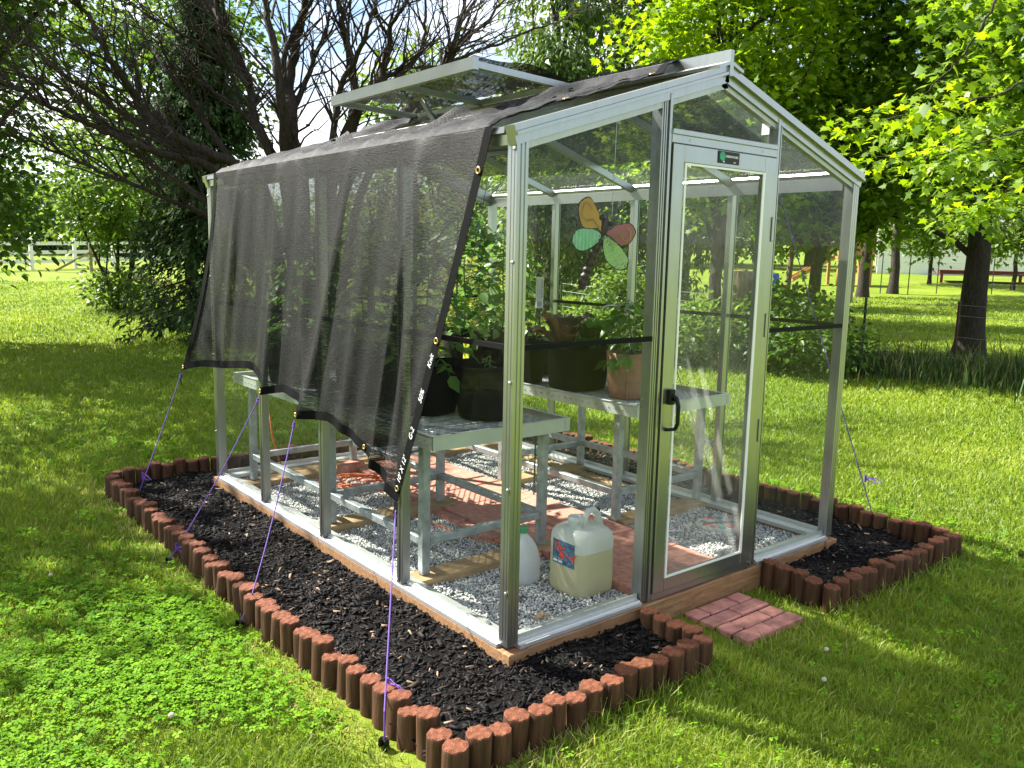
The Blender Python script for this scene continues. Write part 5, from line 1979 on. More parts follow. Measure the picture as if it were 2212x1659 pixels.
def tree(name, label, base, height, blobs, nleaf, lsize, leafmat, tmpl=T_DIAMOND, trunk_r=0.15, bark='bark', cat='tree', group=None, clump=0.45, nclump=60, droop=0.3, trunks=None, limb_n=30, crown_base=0.3, shell=0.5):
    """blobs: list of (dx,dy,z, rx,ry,rz) crown masses relative to base"""
    bx, by, bz = base
    t = thing(name, label, cat, tuple(float(v) for v in base), group)
    tips = []
    B = np.array(blobs, float)
    vol = (B[:, 3] * B[:, 4] * B[:, 5]) ** 0.75
    cnt = np.maximum(3, (nclump * vol / vol.sum()).astype(int))
    for b, c in zip(B, cnt):
        d = rng.normal(size=(c, 3))
        d /= np.linalg.norm(d, axis=1, keepdims=True)
        r = rng.uniform(shell, 1.0, c) ** 0.6
        tips.append(np.array([bx, by, bz]) + b[:3] + d * r[:, None] * b[3:])
    tips = np.concatenate(tips)
    per = nleaf // len(tips)
    cl = clump * rng.uniform(0.6, 1.35, len(tips))
    off = rng.normal(0, 1, (len(tips), per, 3)) * cl[:, None, None] * np.array([1, 1, 0.62])
    pos = (tips[:, None] + off).reshape(-1, 3)
    keep = pos[:, 2] > float(gz(bx, by)) + 0.05
    dirs = off.reshape(-1, 3) / (clump + 1e-6) + rng.normal(0, 0.8, (len(pos), 3))
    dirs[:, 2] -= droop
    tc_ = np.repeat(np.clip(rng.normal(0.5, 0.2, len(tips)), 0, 1), per)
    tint = np.clip(tc_ + rng.normal(0, 0.2, len(pos)), 0, 1)
    size = rng.uniform(0.65, 1.25, len(pos)) * lsize
    leaf_obj('crown', pos[keep], dirs[keep], size[keep], tmpl, M[leafmat], t, tint=tint[keep])
    paths, rad = [], []
    zc = np.mean(B[:, 2])
    trunks = trunks or [((0, 0), (np.mean(B[:, 0]), np.mean(B[:, 1])), trunk_r)]
    for (o0, o1, r) in trunks:
        p0 = np.array([bx + o0[0], by + o0[1], bz - 0.2])
        p1 = np.array([bx + o1[0], by + o1[1], bz + zc + 0.3 * (height - zc)])
        pts = wobble(p0, p1, 12, 0.05)
        paths.append(pts)
        rr = r * np.linspace(1, 0.25, 12)
        rr[0] *= 1.35
        rad.append(rr)
    sel = rng.permutation(len(tips))[:limb_n]
    for k, i in enumerate(sel):
        tr = paths[k % len(trunks)]
        q = int(np.clip(crown_base * 12 + rng.uniform(0, 1) * (11 - crown_base * 12), 1, 10))
        if tr[q, 2] > tips[i, 2] + 0.3:
            q = max(1, int(np.searchsorted(tr[:, 2], tips[i, 2] - 0.4)) - 1)
            q = min(q, 10)
        pts = wobble(tr[q], tips[i], 7, 0.12, 0.06)
        r0 = max(0.012, trunk_r * 0.35 * rng.uniform(0.6, 1.1))
        paths.append(pts)
        rad.append(np.linspace(r0, 0.006, 7))
    V, Fs = tubes_np(paths, rad, 7)
    me = make_mesh('trunk', V - np.array(t.location), Fs, [M[bark]], smooth=True)
    add_obj('trunk', me, t)
    return t


# ---- the bare, mostly dead tree behind the greenhouse; limbs swept up and out
def dead_tree():
    D = 9.2
    root = at_dist(660, 560, D)
    root = np.array([root[0], root[1], float(gz(root[0], root[1]))])
    t = thing('dead_tree', 'bare dark many-stemmed tree with sweeping leafless limbs behind the greenhouse', 'tree', tuple(root))
    limbs = [   # (px,py) tracks, depth change along the limb, radius at start in m
        ([(655, 560), (650, 430), (632, 330), (629, 250), (626, 180), (640, 90), (660, 0), (668, -120), (660, -260)], 0.3, 0.15),
        ([(650, 560), (640, 440), (618, 330), (606, 200), (592, 100), (575, 0), (560, -120), (570, -240)], -0.6, 0.11),
        ([(640, 560), (620, 430), (583, 327), (547, 250), (540, 187), (507, 100), (473, 43), (450, 0), (420, -80)], 0.8, 0.10),
        ([(630, 560), (580, 440), (507, 360), (400, 307), (333, 267), (293, 213), (260, 160), (227, 113), (207, 67), (187, 27), (160, 0), (130, -60)], -0.5, 0.085),
        ([(625, 560), (560, 430), (467, 367), (367, 337), (300, 313), (233, 287), (167, 257), (100, 227), (50, 197), (0, 180), (-60, 150)], -1.6, 0.07),
        ([(632, 560), (550, 410), (433, 340), (360, 307), (283, 257), (200, 200), (133, 157), (67, 100), (0, 60), (-50, 20)], 0.6, 0.07),
        ([(620, 570), (540, 480), (447, 433), (383, 393), (333, 360), (233, 280), (167, 207), (83, 173), (0, 153), (-60, 120)], 1.4, 0.06),
        ([(620, 580), (540, 510), (447, 467), (333, 417), (233, 377), (133, 333), (33, 293), (-40, 280)], -0.8, 0.05),
        ([(665, 560), (700, 440), (737, 380), (757, 283), (767, 200), (750, 100), (737, 33), (720, -60), (715, -160)], 0.2, 0.12),
        ([(670, 560), (715, 420), (757, 267), (790, 210), (820, 167), (840, 100), (847, 50), (880, 0), (900, -80)], -0.9, 0.085),
        ([(680, 560), (740, 430), (830, 300), (900, 220), (937, 167), (962, 130), (980, 93), (1000, 40), (1024, 0), (1050, -80)], 0.5, 0.095),
        ([(690, 560), (780, 420), (870, 290), (937, 180), (960, 140), (990, 100), (1047, 50), (1087, 0), (1130, -60)], 1.2, 0.07),
        ([(700, 560), (740, 400), (803, 187), (877, 153), (913, 87), (920, 0), (930, -90)], -0.5, 0.06),
        ([(880, 280), (953, 157), (1010, 120), (1070, 97), (1137, 70), (1203, 47), (1260, 20)], 1.6, 0.04),
        ([(690, 520), (715, 330), (737, 187), (780, 100), (803, 33), (813, 0), (820, -90)], -1.3, 0.06),
        ([(606, 200), (620, 100), (650, 40), (690, -40), (700, -140)], -0.4, 0.05),
        ([(629, 250), (665, 160), (700, 70), (720, -10), (760, -100)], 0.7, 0.05),
        ([(540, 187), (500, 150), (440, 100), (370, 60), (300, 20), (240, -40)], -0.6, 0.035),
        ([(583, 327), (530, 250), (450, 190), (380, 150), (300, 120), (230, 90)], 0.7, 0.04),
        ([(507, 360), (440, 260), (390, 190), (330, 110), (300, 50), (270, -20)], 0.9, 0.045),
    ]
    paths, rad = [], []
    for trk, dd, r0 in limbs:
        n = len(trk)
        P = []
        for i, (px, py) in enumerate(trk):
            f = i / (n - 1)
            P.append(at_dist(px, py, D + dd * f + 0.15 * math.sin(i * 1.7 + dd)))
        P = np.array(P)
        if trk[0][1] >= 555:
            P[0] = root + np.array([(trk[0][0] - 655) * 0.004, 0, -0.1])
        # catmull-rom resample
        out = []
        for i in range(n - 1):
            a, b, c, d = P[max(i - 1, 0)], P[i], P[i + 1], P[min(i + 2, n - 1)]
            for q in range(5):
                f = q / 5
                out.append(0.5 * (2 * b + (c - a) * f + (2 * a - 5 * b + 4 * c - d) * f * f + (3 * b - a - 3 * c + d) * f ** 3))
        out.append(P[-1])
        out = np.array(out)
        out[1:-1] += rng.normal(0, 0.008, (len(out) - 2, 3))
        paths.append(out)
        rad.append(0.74 * r0 * (1 - np.linspace(0, 1, len(out)) ** 0.85 * 0.86))
    main = list(zip(paths, rad))
    # twigs, two generations
    t1 = []
    for pth, rd in main:
        L = len(pth)
        for k in range(int(L * 0.85)):
            i = rng.integers(int(L * 0.22), L)
            d = pth[min(i + 1, L - 1)] - pth[i - 1]
            d /= np.linalg.norm(d)
            side = rng.normal(size=3)
            side[2] = abs(side[2]) * 0.7
            side -= d * side.dot(d)
            side /= np.linalg.norm(side)
            ang = rng.uniform(0.35, 0.95)
            dr = d * math.cos(ang) + side * math.sin(ang)
            ln = rng.uniform(0.35, 1.25)
            pts = wobble(pth[i], pth[i] + dr * ln, 7, 0.16, rng.uniform(-0.02, 0.08))
            r0 = min(rd[i] * 0.55, rng.uniform(0.007, 0.016))
            t1.append((pts, np.linspace(r0, 0.0025, 7)))
    t2 = []
    for pts, rd in t1:
        for k in range(2):
            i = rng.integers(2, 7)
            d = pts[min(i, 6)] - pts[i - 1]
            d /= np.linalg.norm(d) + 1e-9
            dr = d + rng.normal(0, 0.6, 3)
            dr /= np.linalg.norm(dr)
            t2.append((wobble(pts[i], pts[i] + dr * rng.uniform(0.12, 0.5), 5, 0.15), np.linspace(0.0045, 0.0018, 5)))
    V, Fs = tubes_np([p for p, r in main], [r for p, r in main], 9)
    add_obj('limbs', make_mesh('limbs', V - root, Fs, [M['bark_dead']], smooth=True), t)
    V, Fs = tubes_np([p for p, r in t1 + t2], [r for p, r in t1 + t2], 4)
    add_obj('twigs', make_mesh('twigs', V - root, Fs, [M['bark_dead']], smooth=True), t)


dead_tree()


def gp(px, d):
    g_ = ground_at(px, d)
    return g_


# ---- dark spruce behind the bare tree
def spruce(label, px, d, height, rad, n, mat='leaf_spruce'):
    b = gp(px, d)
    t = thing('spruce_tree', label, 'tree', tuple(b))
    paths, rads, P, Dr, S, T = [], [], [], [], [], []
    paths.append(np.array([b + np.array([0, 0, -0.2]), b + np.array([0.05, 0, height * 0.5]), b + np.array([0, 0.05, height])]))
    rads.append(np.array([0.16, 0.1, 0.02]))
    nb = n
    for k in range(nb):
        f = rng.uniform(0.0, 1) ** 0.8
        z = 0.15 + f * (height - 0.2)
        L = rad * (1 - f) ** 0.75 * rng.uniform(0.75, 1.1) + 0.1
        a = rng.uniform(0, 6.28)
        q = np.linspace(0, 1, 6)
        pts = b + np.stack([np.cos(a) * L * q, np.sin(a) * L * q, z - 0.10 * L * q - 0.28 * L * q * q + 0.12 * L * q ** 4], 1)
        pts[:, 2] = np.maximum(pts[:, 2], b[2] + 0.08)
        paths.append(pts)
        rads.append(np.linspace(0.02, 0.005, 6))
        m = int(16 + L * 26)
        u = rng.uniform(0.15, 1, m)
        ip = np.stack([np.interp(u, q, pts[:, j]) for j in range(3)], 1) + rng.normal(0, 0.06, (m, 3))
        dd = np.stack([np.cos(a + rng.normal(0, 0.8, m)), np.sin(a + rng.normal(0, 0.8, m)), rng.uniform(-1.3, -0.2, m)], 1)
        P.append(ip)
        Dr.append(dd)
        S.append(rng.uniform(0.13, 0.30, m))
        T.append(np.clip(rng.normal(0.45, 0.25, m) + 0.0, 0, 1))
    leaf_obj('crown', np.concatenate(P), np.concatenate(Dr), np.concatenate(S), T_NEEDLE, M[mat], t, tint=np.concatenate(T))
    V, Fs = tubes_np(paths, rads, 5)
    add_obj('trunk', make_mesh('trunk', V - b, Fs, [M['bark']], smooth=True), t)


spruce('dark drooping spruce directly behind the limbs of the bare tree', 455, 15.5, 6.0, 1.45, 330)

# ---- left background
b = gp(252, 22)
tree('shrub_tree', 'small bushy light green tree with several stems standing alone on the left lawn', b, 4.6,
     [(0, 0, 3.1, 1.35, 1.3, 1.25), (-0.6, 0.1, 2.1, 0.9, 0.9, 0.8), (0.6, 0, 2.2, 1.0, 1.0, 0.8), (0.1, 0, 0.42, 0.62, 0.62, 0.40), (0.1, 0, 0.5, 0.6, 0.6, 0.45), (0.1, 0, 0.45, 0.6, 0.6, 0.4), (0.1, 0, 0.4, 0.6, 0.6, 0.4), (0, 0, 4.2, 0.8, 0.8, 0.7)], 9000, 0.13, 'leaf_mid', T_OVATE, 0.07,
     trunks=[((0, 0), (0.7, 0.1), 0.07), ((0.05, 0), (-0.9, 0), 0.05), ((0, 0.1), (0.1, 0.1), 0.06)], clump=0.30, nclump=110, limb_n=26)
b = gp(-70, 15)
tree('leafy_tree', 'dark leafy tree filling the left edge, its low crown over the white fence', b, 6.5,
     [(-0.2, 0.2, 3.1, 1.2, 1.2, 1.6), (0.2, 0.5, 2.0, 0.9, 0.9, 0.7), (-0.9, 0, 4.6, 1.4, 1.4, 1.1)], 10000, 0.13, 'leaf_dark', T_OVATE, 0.14, clump=0.36, nclump=130)
b = gp(-190, 17)
tree('leafy_tree', 'mid green leafy tree whose upper crown shows between the bare limbs at top left', b, 8.5,
     [(-1.4, 0, 6.2, 1.9, 1.8, 1.1), (2.6, 1.2, 5.6, 1.5, 1.4, 0.9), (1.2, 0.6, 4.6, 1.0, 1.0, 0.7)], 3600, 0.16, 'leaf_mid', T_OVATE, 0.10, clump=0.36, nclump=70)
b = gp(415, 19)
tree('leafy_tree', 'tall leafy tree rising behind the dark spruce', b, 9,
     [(-0.1, 0, 4.6, 1.5, 1.4, 1.4), (0.3, 0.2, 6.2, 1.0, 1.0, 0.8), (-0.8, 0.8, 3.2, 0.9, 0.9, 0.8)], 7000, 0.15, 'leaf_dark', T_OVATE, 0.16, clump=0.42, nclump=95)
b = gp(-130, 11.5)
tree('maple_tree', 'maple mostly outside the left edge whose sparse leaves hang in at the top left corner', b, 7,
     [(0.4, 0.2, 5.3, 1.6, 1.6, 1.1), (1.3, 0.5, 4.3, 0.9, 0.9, 0.6), (1.6, 0.6, 5.4, 1.0, 0.9, 0.6), (-0.6, 0, 4.6, 1.6, 1.6, 1.4)], 8500, 0.12, 'leaf_dark', T_MAPLE, 0.16, clump=0.36, nclump=90)

# ---- behind the greenhouse, right of the bare tree
b = gp(935, 34)
tree('leafy_tree', 'light green tree far behind the roof vent, seen between bare branches', b, 10.5,
     [(-0.6, 0, 7.0, 1.8, 1.8, 1.8), (0.8, 0, 5.2, 1.5, 1.5, 1.5), (1.6, 0, 3.4, 1.2, 1.2, 1.4)], 4200, 0.28, 'leaf_mid', T_DIAMOND, 0.2, clump=0.6, nclump=80)
for k, (px, d, hh, wd, lab) in enumerate(((1190, 21, 10.5, 1.25, 'leftmost'), (1320, 22.5, 12.5, 1.55, 'middle'), (1440, 23, 12, 1.45, 'rightmost'))):
    b = gp(px, d)
    tree('cedar_tree', 'tall dark green cedar behind the greenhouse ridge, %s of three' % lab, b, hh,
         [(0, 0, hh * q, wd * w, wd * w, hh * 0.13) for q, w in ((0.16, 0.95), (0.33, 1.0), (0.5, 0.95), (0.66, 0.85), (0.8, 0.62), (0.92, 0.35))], 13000, 0.20, 'leaf_cedar', T_SPRAY, 0.2, clump=0.30, nclump=230, droop=1.5, limb_n=20, group='cedars behind the greenhouse')
b = gp(1545, 13.5)
tree('maple_tree', 'bright yellow green maple just behind the greenhouse gable', b, 8.0,
     [(0.1, 0, 4.9, 1.55, 1.5, 1.25), (-0.5, 0.1, 3.6, 1.2, 1.2, 0.9), (0.7, 0, 3.4, 1.25, 1.2, 1.0), (0.2, 0.1, 6.3, 1.35, 1.3, 1.0), (0.2, 0, 2.7, 1.2, 1.1, 0.4)], 17000, 0.115, 'leaf_bright', T_MAPLE, 0.12, clump=0.28, nclump=190, limb_n=40)
b = gp(1760, 15)
tree('maple_tree', 'mid green maple right of the gable with foliage down to the fence', b, 9.0,
     [(0, 0, 3.2, 1.5, 1.4, 1.3), (0.5, 0.2, 5.2, 1.6, 1.5, 1.2), (0.2, 0, 7.2, 1.6, 1.5, 1.1), (0.9, -0.6, 2.6, 0.8, 0.8, 0.6)], 17000, 0.125, 'leaf_maple', T_MAPLE, 0.12, clump=0.32, nclump=190, limb_n=40)
b = gp(2116, 16.5)
tree('maple_tree', 'large shade maple with a straight dark trunk on the right lawn', b, 11,
     [(-0.6, 0, 5.2, 2.1, 1.9, 1.2), (0.6, 0, 4.4, 1.5, 1.5, 0.9), (-1.8, 0.2, 4.0, 1.2, 1.2, 0.8), (1.6, 0, 6.0, 1.6, 1.6, 1.3), (-0.9, 0.7, 3.0, 0.7, 0.7, 0.42), (-1.7, 1.35, 2.8, 0.7, 0.7, 0.42), (0.6, -0.5, 2.9, 0.7, 0.7, 0.42), (1.3, -1.0, 3.0, 0.7, 0.7, 0.42), (-0.2, 0, 7.4, 2.2, 2.0, 1.3), (-1.9, 0, 6.6, 1.3, 1.3, 1.0)], 22000, 0.135, 'leaf_maple', T_MAPLE, 0.24, clump=0.36, nclump=240, limb_n=55, crown_base=0.32)
b = gp(2330, 12.5)
tree('maple_tree', 'maple mostly beyond the right edge with branches reaching in', b, 9,
     [(-0.4, 0.2, 4.3, 1.7, 1.6, 1.2), (-1.2, 0.3, 2.9, 0.9, 0.9, 0.6), (0.4, 0, 5.6, 1.8, 1.8, 1.2)], 12000, 0.125, 'leaf_maple', T_MAPLE, 0.2, clump=0.32, nclump=130, limb_n=30)


# overhanging maple twigs, near the camera on the right
def twig(label, track, d, nl, size):
    P = np.array([at_dist(px, py, d + dd) for px, py, dd in track])
    t = thing('maple_branch', label, 'branch', tuple(P[0]), 'maple branches hanging in from the right')
    n = len(P)
    q = np.linspace(0, n - 1, n * 6)
    pts = np.stack([np.interp(q, np.arange(n), P[:, j]) for j in range(3)], 1)
    pts[1:-1] += rng.normal(0, 0.008, (len(pts) - 2, 3))
    V, Fs = tubes_np([pts], [np.linspace(0.010, 0.003, len(pts))], 6)
    add_obj('twig', make_mesh('twig', V - P[0], Fs, [M['bark']], smooth=True), t)
    u = rng.uniform(0.25, 1.0, nl) ** 0.8 * (len(pts) - 1)
    pos = np.stack([np.interp(u, np.arange(len(pts)), pts[:, j]) for j in range(3)], 1)
    off = rng.normal(0, 1, (nl, 3)) * np.array([0.10, 0.10, 0.09])
    off[:, 2] -= 0.02
    dirs = off / 0.1 + rng.normal(0, 0.5, (nl, 3))
    dirs[:, 2] -= 0.5
    leaf_obj('leaves', pos + off, dirs, rng.uniform(0.7, 1.2, nl) * size, T_MAPLE, M['leaf_bright'], t, roll=rng.normal(0, 0.4, nl))


twig('lit maple twig pointing left against dark foliage, level with the roof slope', [(2260, 160, 0), (2160, 200, .1), (2040, 235, .2), (1960, 250, .2), (1880, 260, .3), (1800, 270, .3)], 7.5, 190, 0.085)
twig('lit maple twig lower down, ending right of the greenhouse eave', [(2280, 250, 0), (2180, 290, .1), (2080, 320, .2), (1990, 345, .3), (1860, 335, .4)], 8.0, 170, 0.085)
twig('long maple twig slanting down from the top right corner', [(2180, -60, 0), (2120, 60, 0), (2070, 130, .1), (2010, 190, .2), (1985, 215, .2)], 6.5, 46, 0.095)
twig('maple twig drooping near the right edge above the lawn', [(2300, 330, 0), (2200, 400, .1), (2120, 450, .2), (2040, 470, .3)], 8.5, 190, 0.085)

# ---- understorey behind the greenhouse
b = gp(1010, 12.5)
tree('garden_shrub', 'yellow leaved shrub behind the greenhouse beside the far tomato plants', b, 1.7, [(0, 0, 0.85, 0.5, 0.5, 0.75)], 2600, 0.085, 'leaf_yellow', T_OVATE, 0.02, clump=0.12, nclump=60, cat='shrub', limb_n=8)
for k, (px, d, hh, w, lab, mt) in enumerate(((1275, 13, 0.75, 0.35, 'low leafy shrub behind the dragonfly tail', 'leaf_mid'), (1345, 14, 1.5, 0.42, 'leafy green sapling behind the lettuce pot', 'leaf_mid'),
                                             (1500, 12.5, 1.0, 0.5, 'weedy green bush left of the tree stump', 'leaf_mid'), (1690, 13, 1.4, 0.7, 'dark bush right of the tree stump', 'leaf_dark'),
                                             (1760, 12.2, 1.0, 0.7, 'dark low bush by the right corner post', 'leaf_dark'), (1150, 24, 2.2, 0.9, 'round green bush far behind the corner post', 'leaf_mid'))):
    b = gp(px, d)
    tree('garden_shrub', lab, b, hh, [(0, 0, hh * 0.5, w, w, hh * 0.45)], 2400, 0.095, mt, T_OVATE, 0.02, clump=0.16, nclump=60, cat='shrub', limb_n=10)
b = gp(1165, 20)
tree('leafy_tree', 'slender tree seen through the glass right of the corner post', b, 5.5, [(0, 0, 3.6, 0.9, 0.9, 1.4), (-0.5, 0, 2.6, 0.6, 0.6, 0.5)], 4200, 0.12, 'leaf_mid', T_OVATE, 0.05, clump=0.26, nclump=55)
b = gp(1040, 26)
tree('leafy_tree', 'pale green tree seen through the glass left of the corner post', b, 6.5, [(0, 0, 3.6, 1.6, 1.5, 1.9)], 5200, 0.17, 'leaf_mid', T_DIAMOND, 0.09, clump=0.36, nclump=55)
b = gp(1440, 19)
tree('leafy_tree', 'leafy tree seen through the front pane behind the dragonfly', b, 6, [(0, 0, 3.6, 1.4, 1.3, 1.2)], 4200, 0.14, 'leaf_maple', T_OVATE, 0.09, clump=0.34, nclump=70)
b = gp(800, 21)
tree('leafy_tree', 'round green tree seen through the shade net', b, 4.2, [(0, 0, 2.2, 1.3, 1.3, 1.4)], 4200, 0.15, 'leaf_mid', T_DIAMOND, 0.09, clump=0.34, nclump=50)

# ---- tall sawn stump
b = gp(1600, 13.2)
t = thing('tree_stump', 'tall sawn tree stump with a pale cut top, seen through the dusty door glass', 'tree stump', tuple(b))
zt_ = z_at(1597, 585, 13.2) - b[2]


def fst(px, py, z, a):
    k = 1 + 0.07 * math.sin(3 * a) + 0.05 * math.sin(5 * a + 1) + 0.03 * math.sin(11 * a + z * 3)
    return px * k, py * k, z


MB().lathe([(0.30, -0.1), (0.24, 0.1), (0.205, 0.35), (0.20, zt_ * 0.7), (0.195, zt_)], tuple(b), 30, fn=fst).build('bark', M['bark_pale'], t, smooth=True)
MB().lathe([(0.196, zt_), (0.1, zt_ + 0.01), (0.0, zt_ + 0.012)], tuple(b), 30, fn=fst).build('cut_top', M['cut_wood'], t)

# ---- slim trunks at the back of the right lawn
for px, d, r, hh, lab in ((1835, 30, 0.16, 7, 'reddish slim trunk left of the playset'), (1868, 33, 0.22, 8, 'dark trunk behind the playset slide'), (1935, 36, 0.2, 8, 'dark trunk far back beside the wire fence'),
                          (1475, 27, 0.28, 7, 'dark trunk seen through the door glass left of the stump'), (1702, 16, 0.07, 5, 'thin pale trunk seen through the right glass pane')):
    b = gp(px, d)
    tree('lawn_tree', lab, b, hh, [(0, 0, hh * 0.62, 1.6, 1.5, hh * 0.2), (0.6, 0, hh * 0.85, 1.5, 1.5, hh * 0.17)], 3600, 0.22 if d > 20 else 0.13, 'leaf_mid', T_DIAMOND, r, clump=0.45, nclump=50, crown_base=0.35, limb_n=18, bark='bark_pale' if px in (1835, 1702) else 'bark')

for px, d, lab in ((2012, 44, 'leafy tree standing before the white house, left of the shade maple trunk'), (2195, 41, 'leafy tree standing before the white house at the right edge')):
    b = gp(px, d)
    tree('lawn_tree', lab, b, 7, [(0, 0, 2.7, 1.9, 1.8, 1.2), (0.5, 0, 5.0, 1.7, 1.6, 1.3)], 7500, 0.24, 'leaf_mid', T_DIAMOND, 0.1, clump=0.5, nclump=80, limb_n=14)

# ---- tree line far away, every tree its own
far = [(20, 62), (95, 70), (180, 66), (262, 58), (330, 72), (405, 60), (480, 66), (560, 72), (640, 64), (720, 75), (1110, 66), (1185, 60), (1265, 70), (1345, 58), (1425, 66), (1510, 60), (1590, 68), (1665, 58), (1745, 66), (1830, 70), (1960, 76), (2060, 72), (2160, 66), (2240, 60)]
words = ['low rounded', 'tall narrow', 'broad dark', 'pale green', 'ragged', 'dense']
for k, (px, d) in enumerate(far):
    b = gp(px, d)
    hh = random.uniform(4.2, 6.0) if px < 600 else (3.2 if px < 760 else random.uniform(7, 12))
    w = random.uniform(2.6, 3.8)
    tree('distant_tree', '%s distant tree, %s from the left along the far tree line' % (words[k % 6], ordinal(k + 1)), b, hh,
         [(0, 0, hh * 0.42, w, w, hh * 0.36), (random.uniform(-1, 1), 0, hh * 0.68, w * 0.7, w * 0.7, hh * 0.26)], 2600, 0.5, ('leaf_dark', 'leaf_mid', 'leaf_dark')[k % 3], T_DIAMOND, 0.2, clump=0.75, nclump=46, limb_n=8, group='far tree line')

# ---- trees off to the left that shade the lawn, standing beyond the picture edge
for k, (x, y, hh, w, lab) in enumerate(((-4.7, 8.15, 7.6, 1.0, 'shade tree beyond the left picture edge, nearest the greenhouse'), (-8.3, 14.5, 9.0, 2.0, 'shade tree beyond the left picture edge, farther back'))):
    b = np.array([x, y, float(gz(x, y))])
    tree('shade_tree', lab, b, hh, [(0, 0, hh * 0.62, w, w, hh * 0.17), (w * 0.6, -0.3, hh * 0.78, w * 0.8, w * 0.8, hh * 0.13), (-w * 0.5, 0.4, hh * 0.8, w * 0.8, w * 0.8, hh * 0.13)], 6000, 0.17, 'leaf_mid', T_DIAMOND, 0.16, clump=0.34, nclump=80)

# ------------------------------------------------------------------ fences
def rail_fence(label, pxs, ds, h=1.25, rails=(0.35, 0.72, 1.1), post=0.14, rw=0.15):
    P = [gp(px, d) for px, d in zip(pxs, ds)]
    t = thing('rail_fence', label, 'fence', tuple(P[0]), 'white vinyl rail fences')
    for p in P:
        mb = MB()
        mb.box((p[0] - post / 2, p[1] - post / 2, p[2] - 0.1), (p[0] + post / 2, p[1] + post / 2, p[2] + h))
        mb.lathe([(post * 0.8, h), (post * 0.8, h + 0.03), (0.0, h + 0.09)], tuple(p), 4)
        mb.build('post', M['white'], t)
    for a, b in zip(P[:-1], P[1:]):
        for z in rails:
            mb = MB()
            mb.beam(Vector(a) + Vector((0, 0, z)), Vector(b) + Vector((0, 0, z)), 0.05, rw)
            mb.build('rail', M['white'], t)
    return t


rail_fence('white three-rail vinyl fence along the left of the lawn', [-60, 68, 162, 245, 330, 420, 500], [40, 41.5, 43, 44.5, 46, 48, 50])
rail_fence('white rail fence farther off behind the first, at the left', [20, 105, 190, 270, 350, 430], [62, 63, 64, 65, 66, 67], 1.2)
rail_fence('white rail fence across the field, seen through the greenhouse', [700, 800, 900, 1000, 1090, 1175, 1262, 1345, 1430], [54, 54, 54, 54, 54, 54, 54, 54, 54], 1.25, (0.55, 1.05))
# timber corner brace
b0, b1 = gp(175, 40), gp(118, 40)
o = MB().beam(Vector(b1) + Vector((0, 0, 0.05)), Vector(b0) + Vector((0.6, -0.3, 1.0)), 0.09, 0.09).build('fence_brace', M['oldpost'], None, origin=tuple(b1))
tag(o, 'slanting brown timber brace before the white fence at the left', 'fence brace')
b = gp(196, 40)
o = MB().box((b[0] - 0.06, b[1] - 0.06, b[2] - 0.1), (b[0] + 0.06, b[1] + 0.06, b[2] + 1.15)).build('timber_post', M['oldpost'], None, origin=tuple(b), bevel=0.01)
tag(o, 'short brown timber post at the top of the slanting brace', 'post')


# wire fence with steel posts behind the greenhouse and along the right lawn
def wire_fence(label, pts, h, wires, rusty=()):
    P = [gp(px, d) for px, d in pts]
    t = thing('wire_fence', label, 'wire fence', tuple(P[0]))
    for i, p in enumerate(P):
        mb = MB()
        mb.box((p[0] - 0.017, p[1] - 0.003, p[2] - 0.1), (p[0] + 0.017, p[1] + 0.003, p[2] + h))
        mb.box((p[0] - 0.003, p[1] + 0.0035, p[2] - 0.1), (p[0] + 0.003, p[1] + 0.03, p[2] + h))
        o = mb.build('steel_post', M['rust' if i in rusty else 'tpost'], t)
        o.rotation_euler = (0, 0, 0)
    for a, b in zip(P[:-1], P[1:]):
        for z in wires:
            mb = MB()
            m_ = (Vector(a) + Vector(b)) / 2 + Vector((0, 0, z - 0.02))
            mb.tube([Vector(a) + Vector((0, 0, z)), m_, Vector(b) + Vector((0, 0, z))], 0.0022, 4)
            mb.build('wire', M['galv'], t)
    return t


wire_fence('sagging wire fence on steel posts along the back of the right lawn', [(1215, 17), (1330, 15.4), (1450, 14.8), (1660, 14.2), (1880, 13.8), (2084, 13.4), (2330, 13.0)], 1.05, (0.25, 0.55, 0.85, 1.0), (1, 5))
wire_fence('far wire fence on dark posts across the back lawn at the right', [(1760, 36), (1850, 36), (1908, 36), (1968, 36), (2030, 37), (2092, 37), (2150, 38), (2230, 38)], 1.5, (0.4, 0.8, 1.2, 1.45))

# tall weeds along that fence
def weeds():
    n = 15000
    px = rng.uniform(1360, 2330, n)
    d = 13.9 - (px - 1450) * 0.0011 + rng.normal(0, 0.55, n)
    ok = (px > 1620) | (rng.random(n) < 0.5)
    px, d = px[ok], d[ok]
    n = len(px)
    P = np.array([at_dist(a, 560, b)[:2] for a, b in zip(px, d)])
    z = gz(P[:, 0], P[:, 1])
    hgt = rng.gamma(3, 0.055, n) + 0.06
    a = rng.uniform(0, 6.28, n)
    ln = rng.uniform(0.1, 0.6, n) * hgt
    w = 0.009
    ca, sa = np.cos(a), np.sin(a)
    p0 = np.stack([P[:, 0], P[:, 1], z - 0.03], 1)
    side = np.stack([-sa, ca, 0 * a], 1) * w
    mid = p0 + np.stack([ca * ln * 0.35, sa * ln * 0.35, hgt * 0.62], 1)
    tip = p0 + np.stack([ca * ln, sa * ln, hgt], 1)
    V = np.stack([p0 - side, p0 + side, mid + side * 0.8, mid - side * 0.8, tip], 1).reshape(-1, 3)
    i = np.arange(n)[:, None] * 5
    me = make_mesh('tall_weeds', V, [i + np.array([0, 1, 2, 3]), i + np.array([3, 2, 4])], [M['drygrass']], tint=np.repeat(rng.random(n), 5))
    tag(add_obj('tall_weeds', me), 'tall uncut grass and weeds along the wire fence', 'weeds', kind='stuff')


weeds()


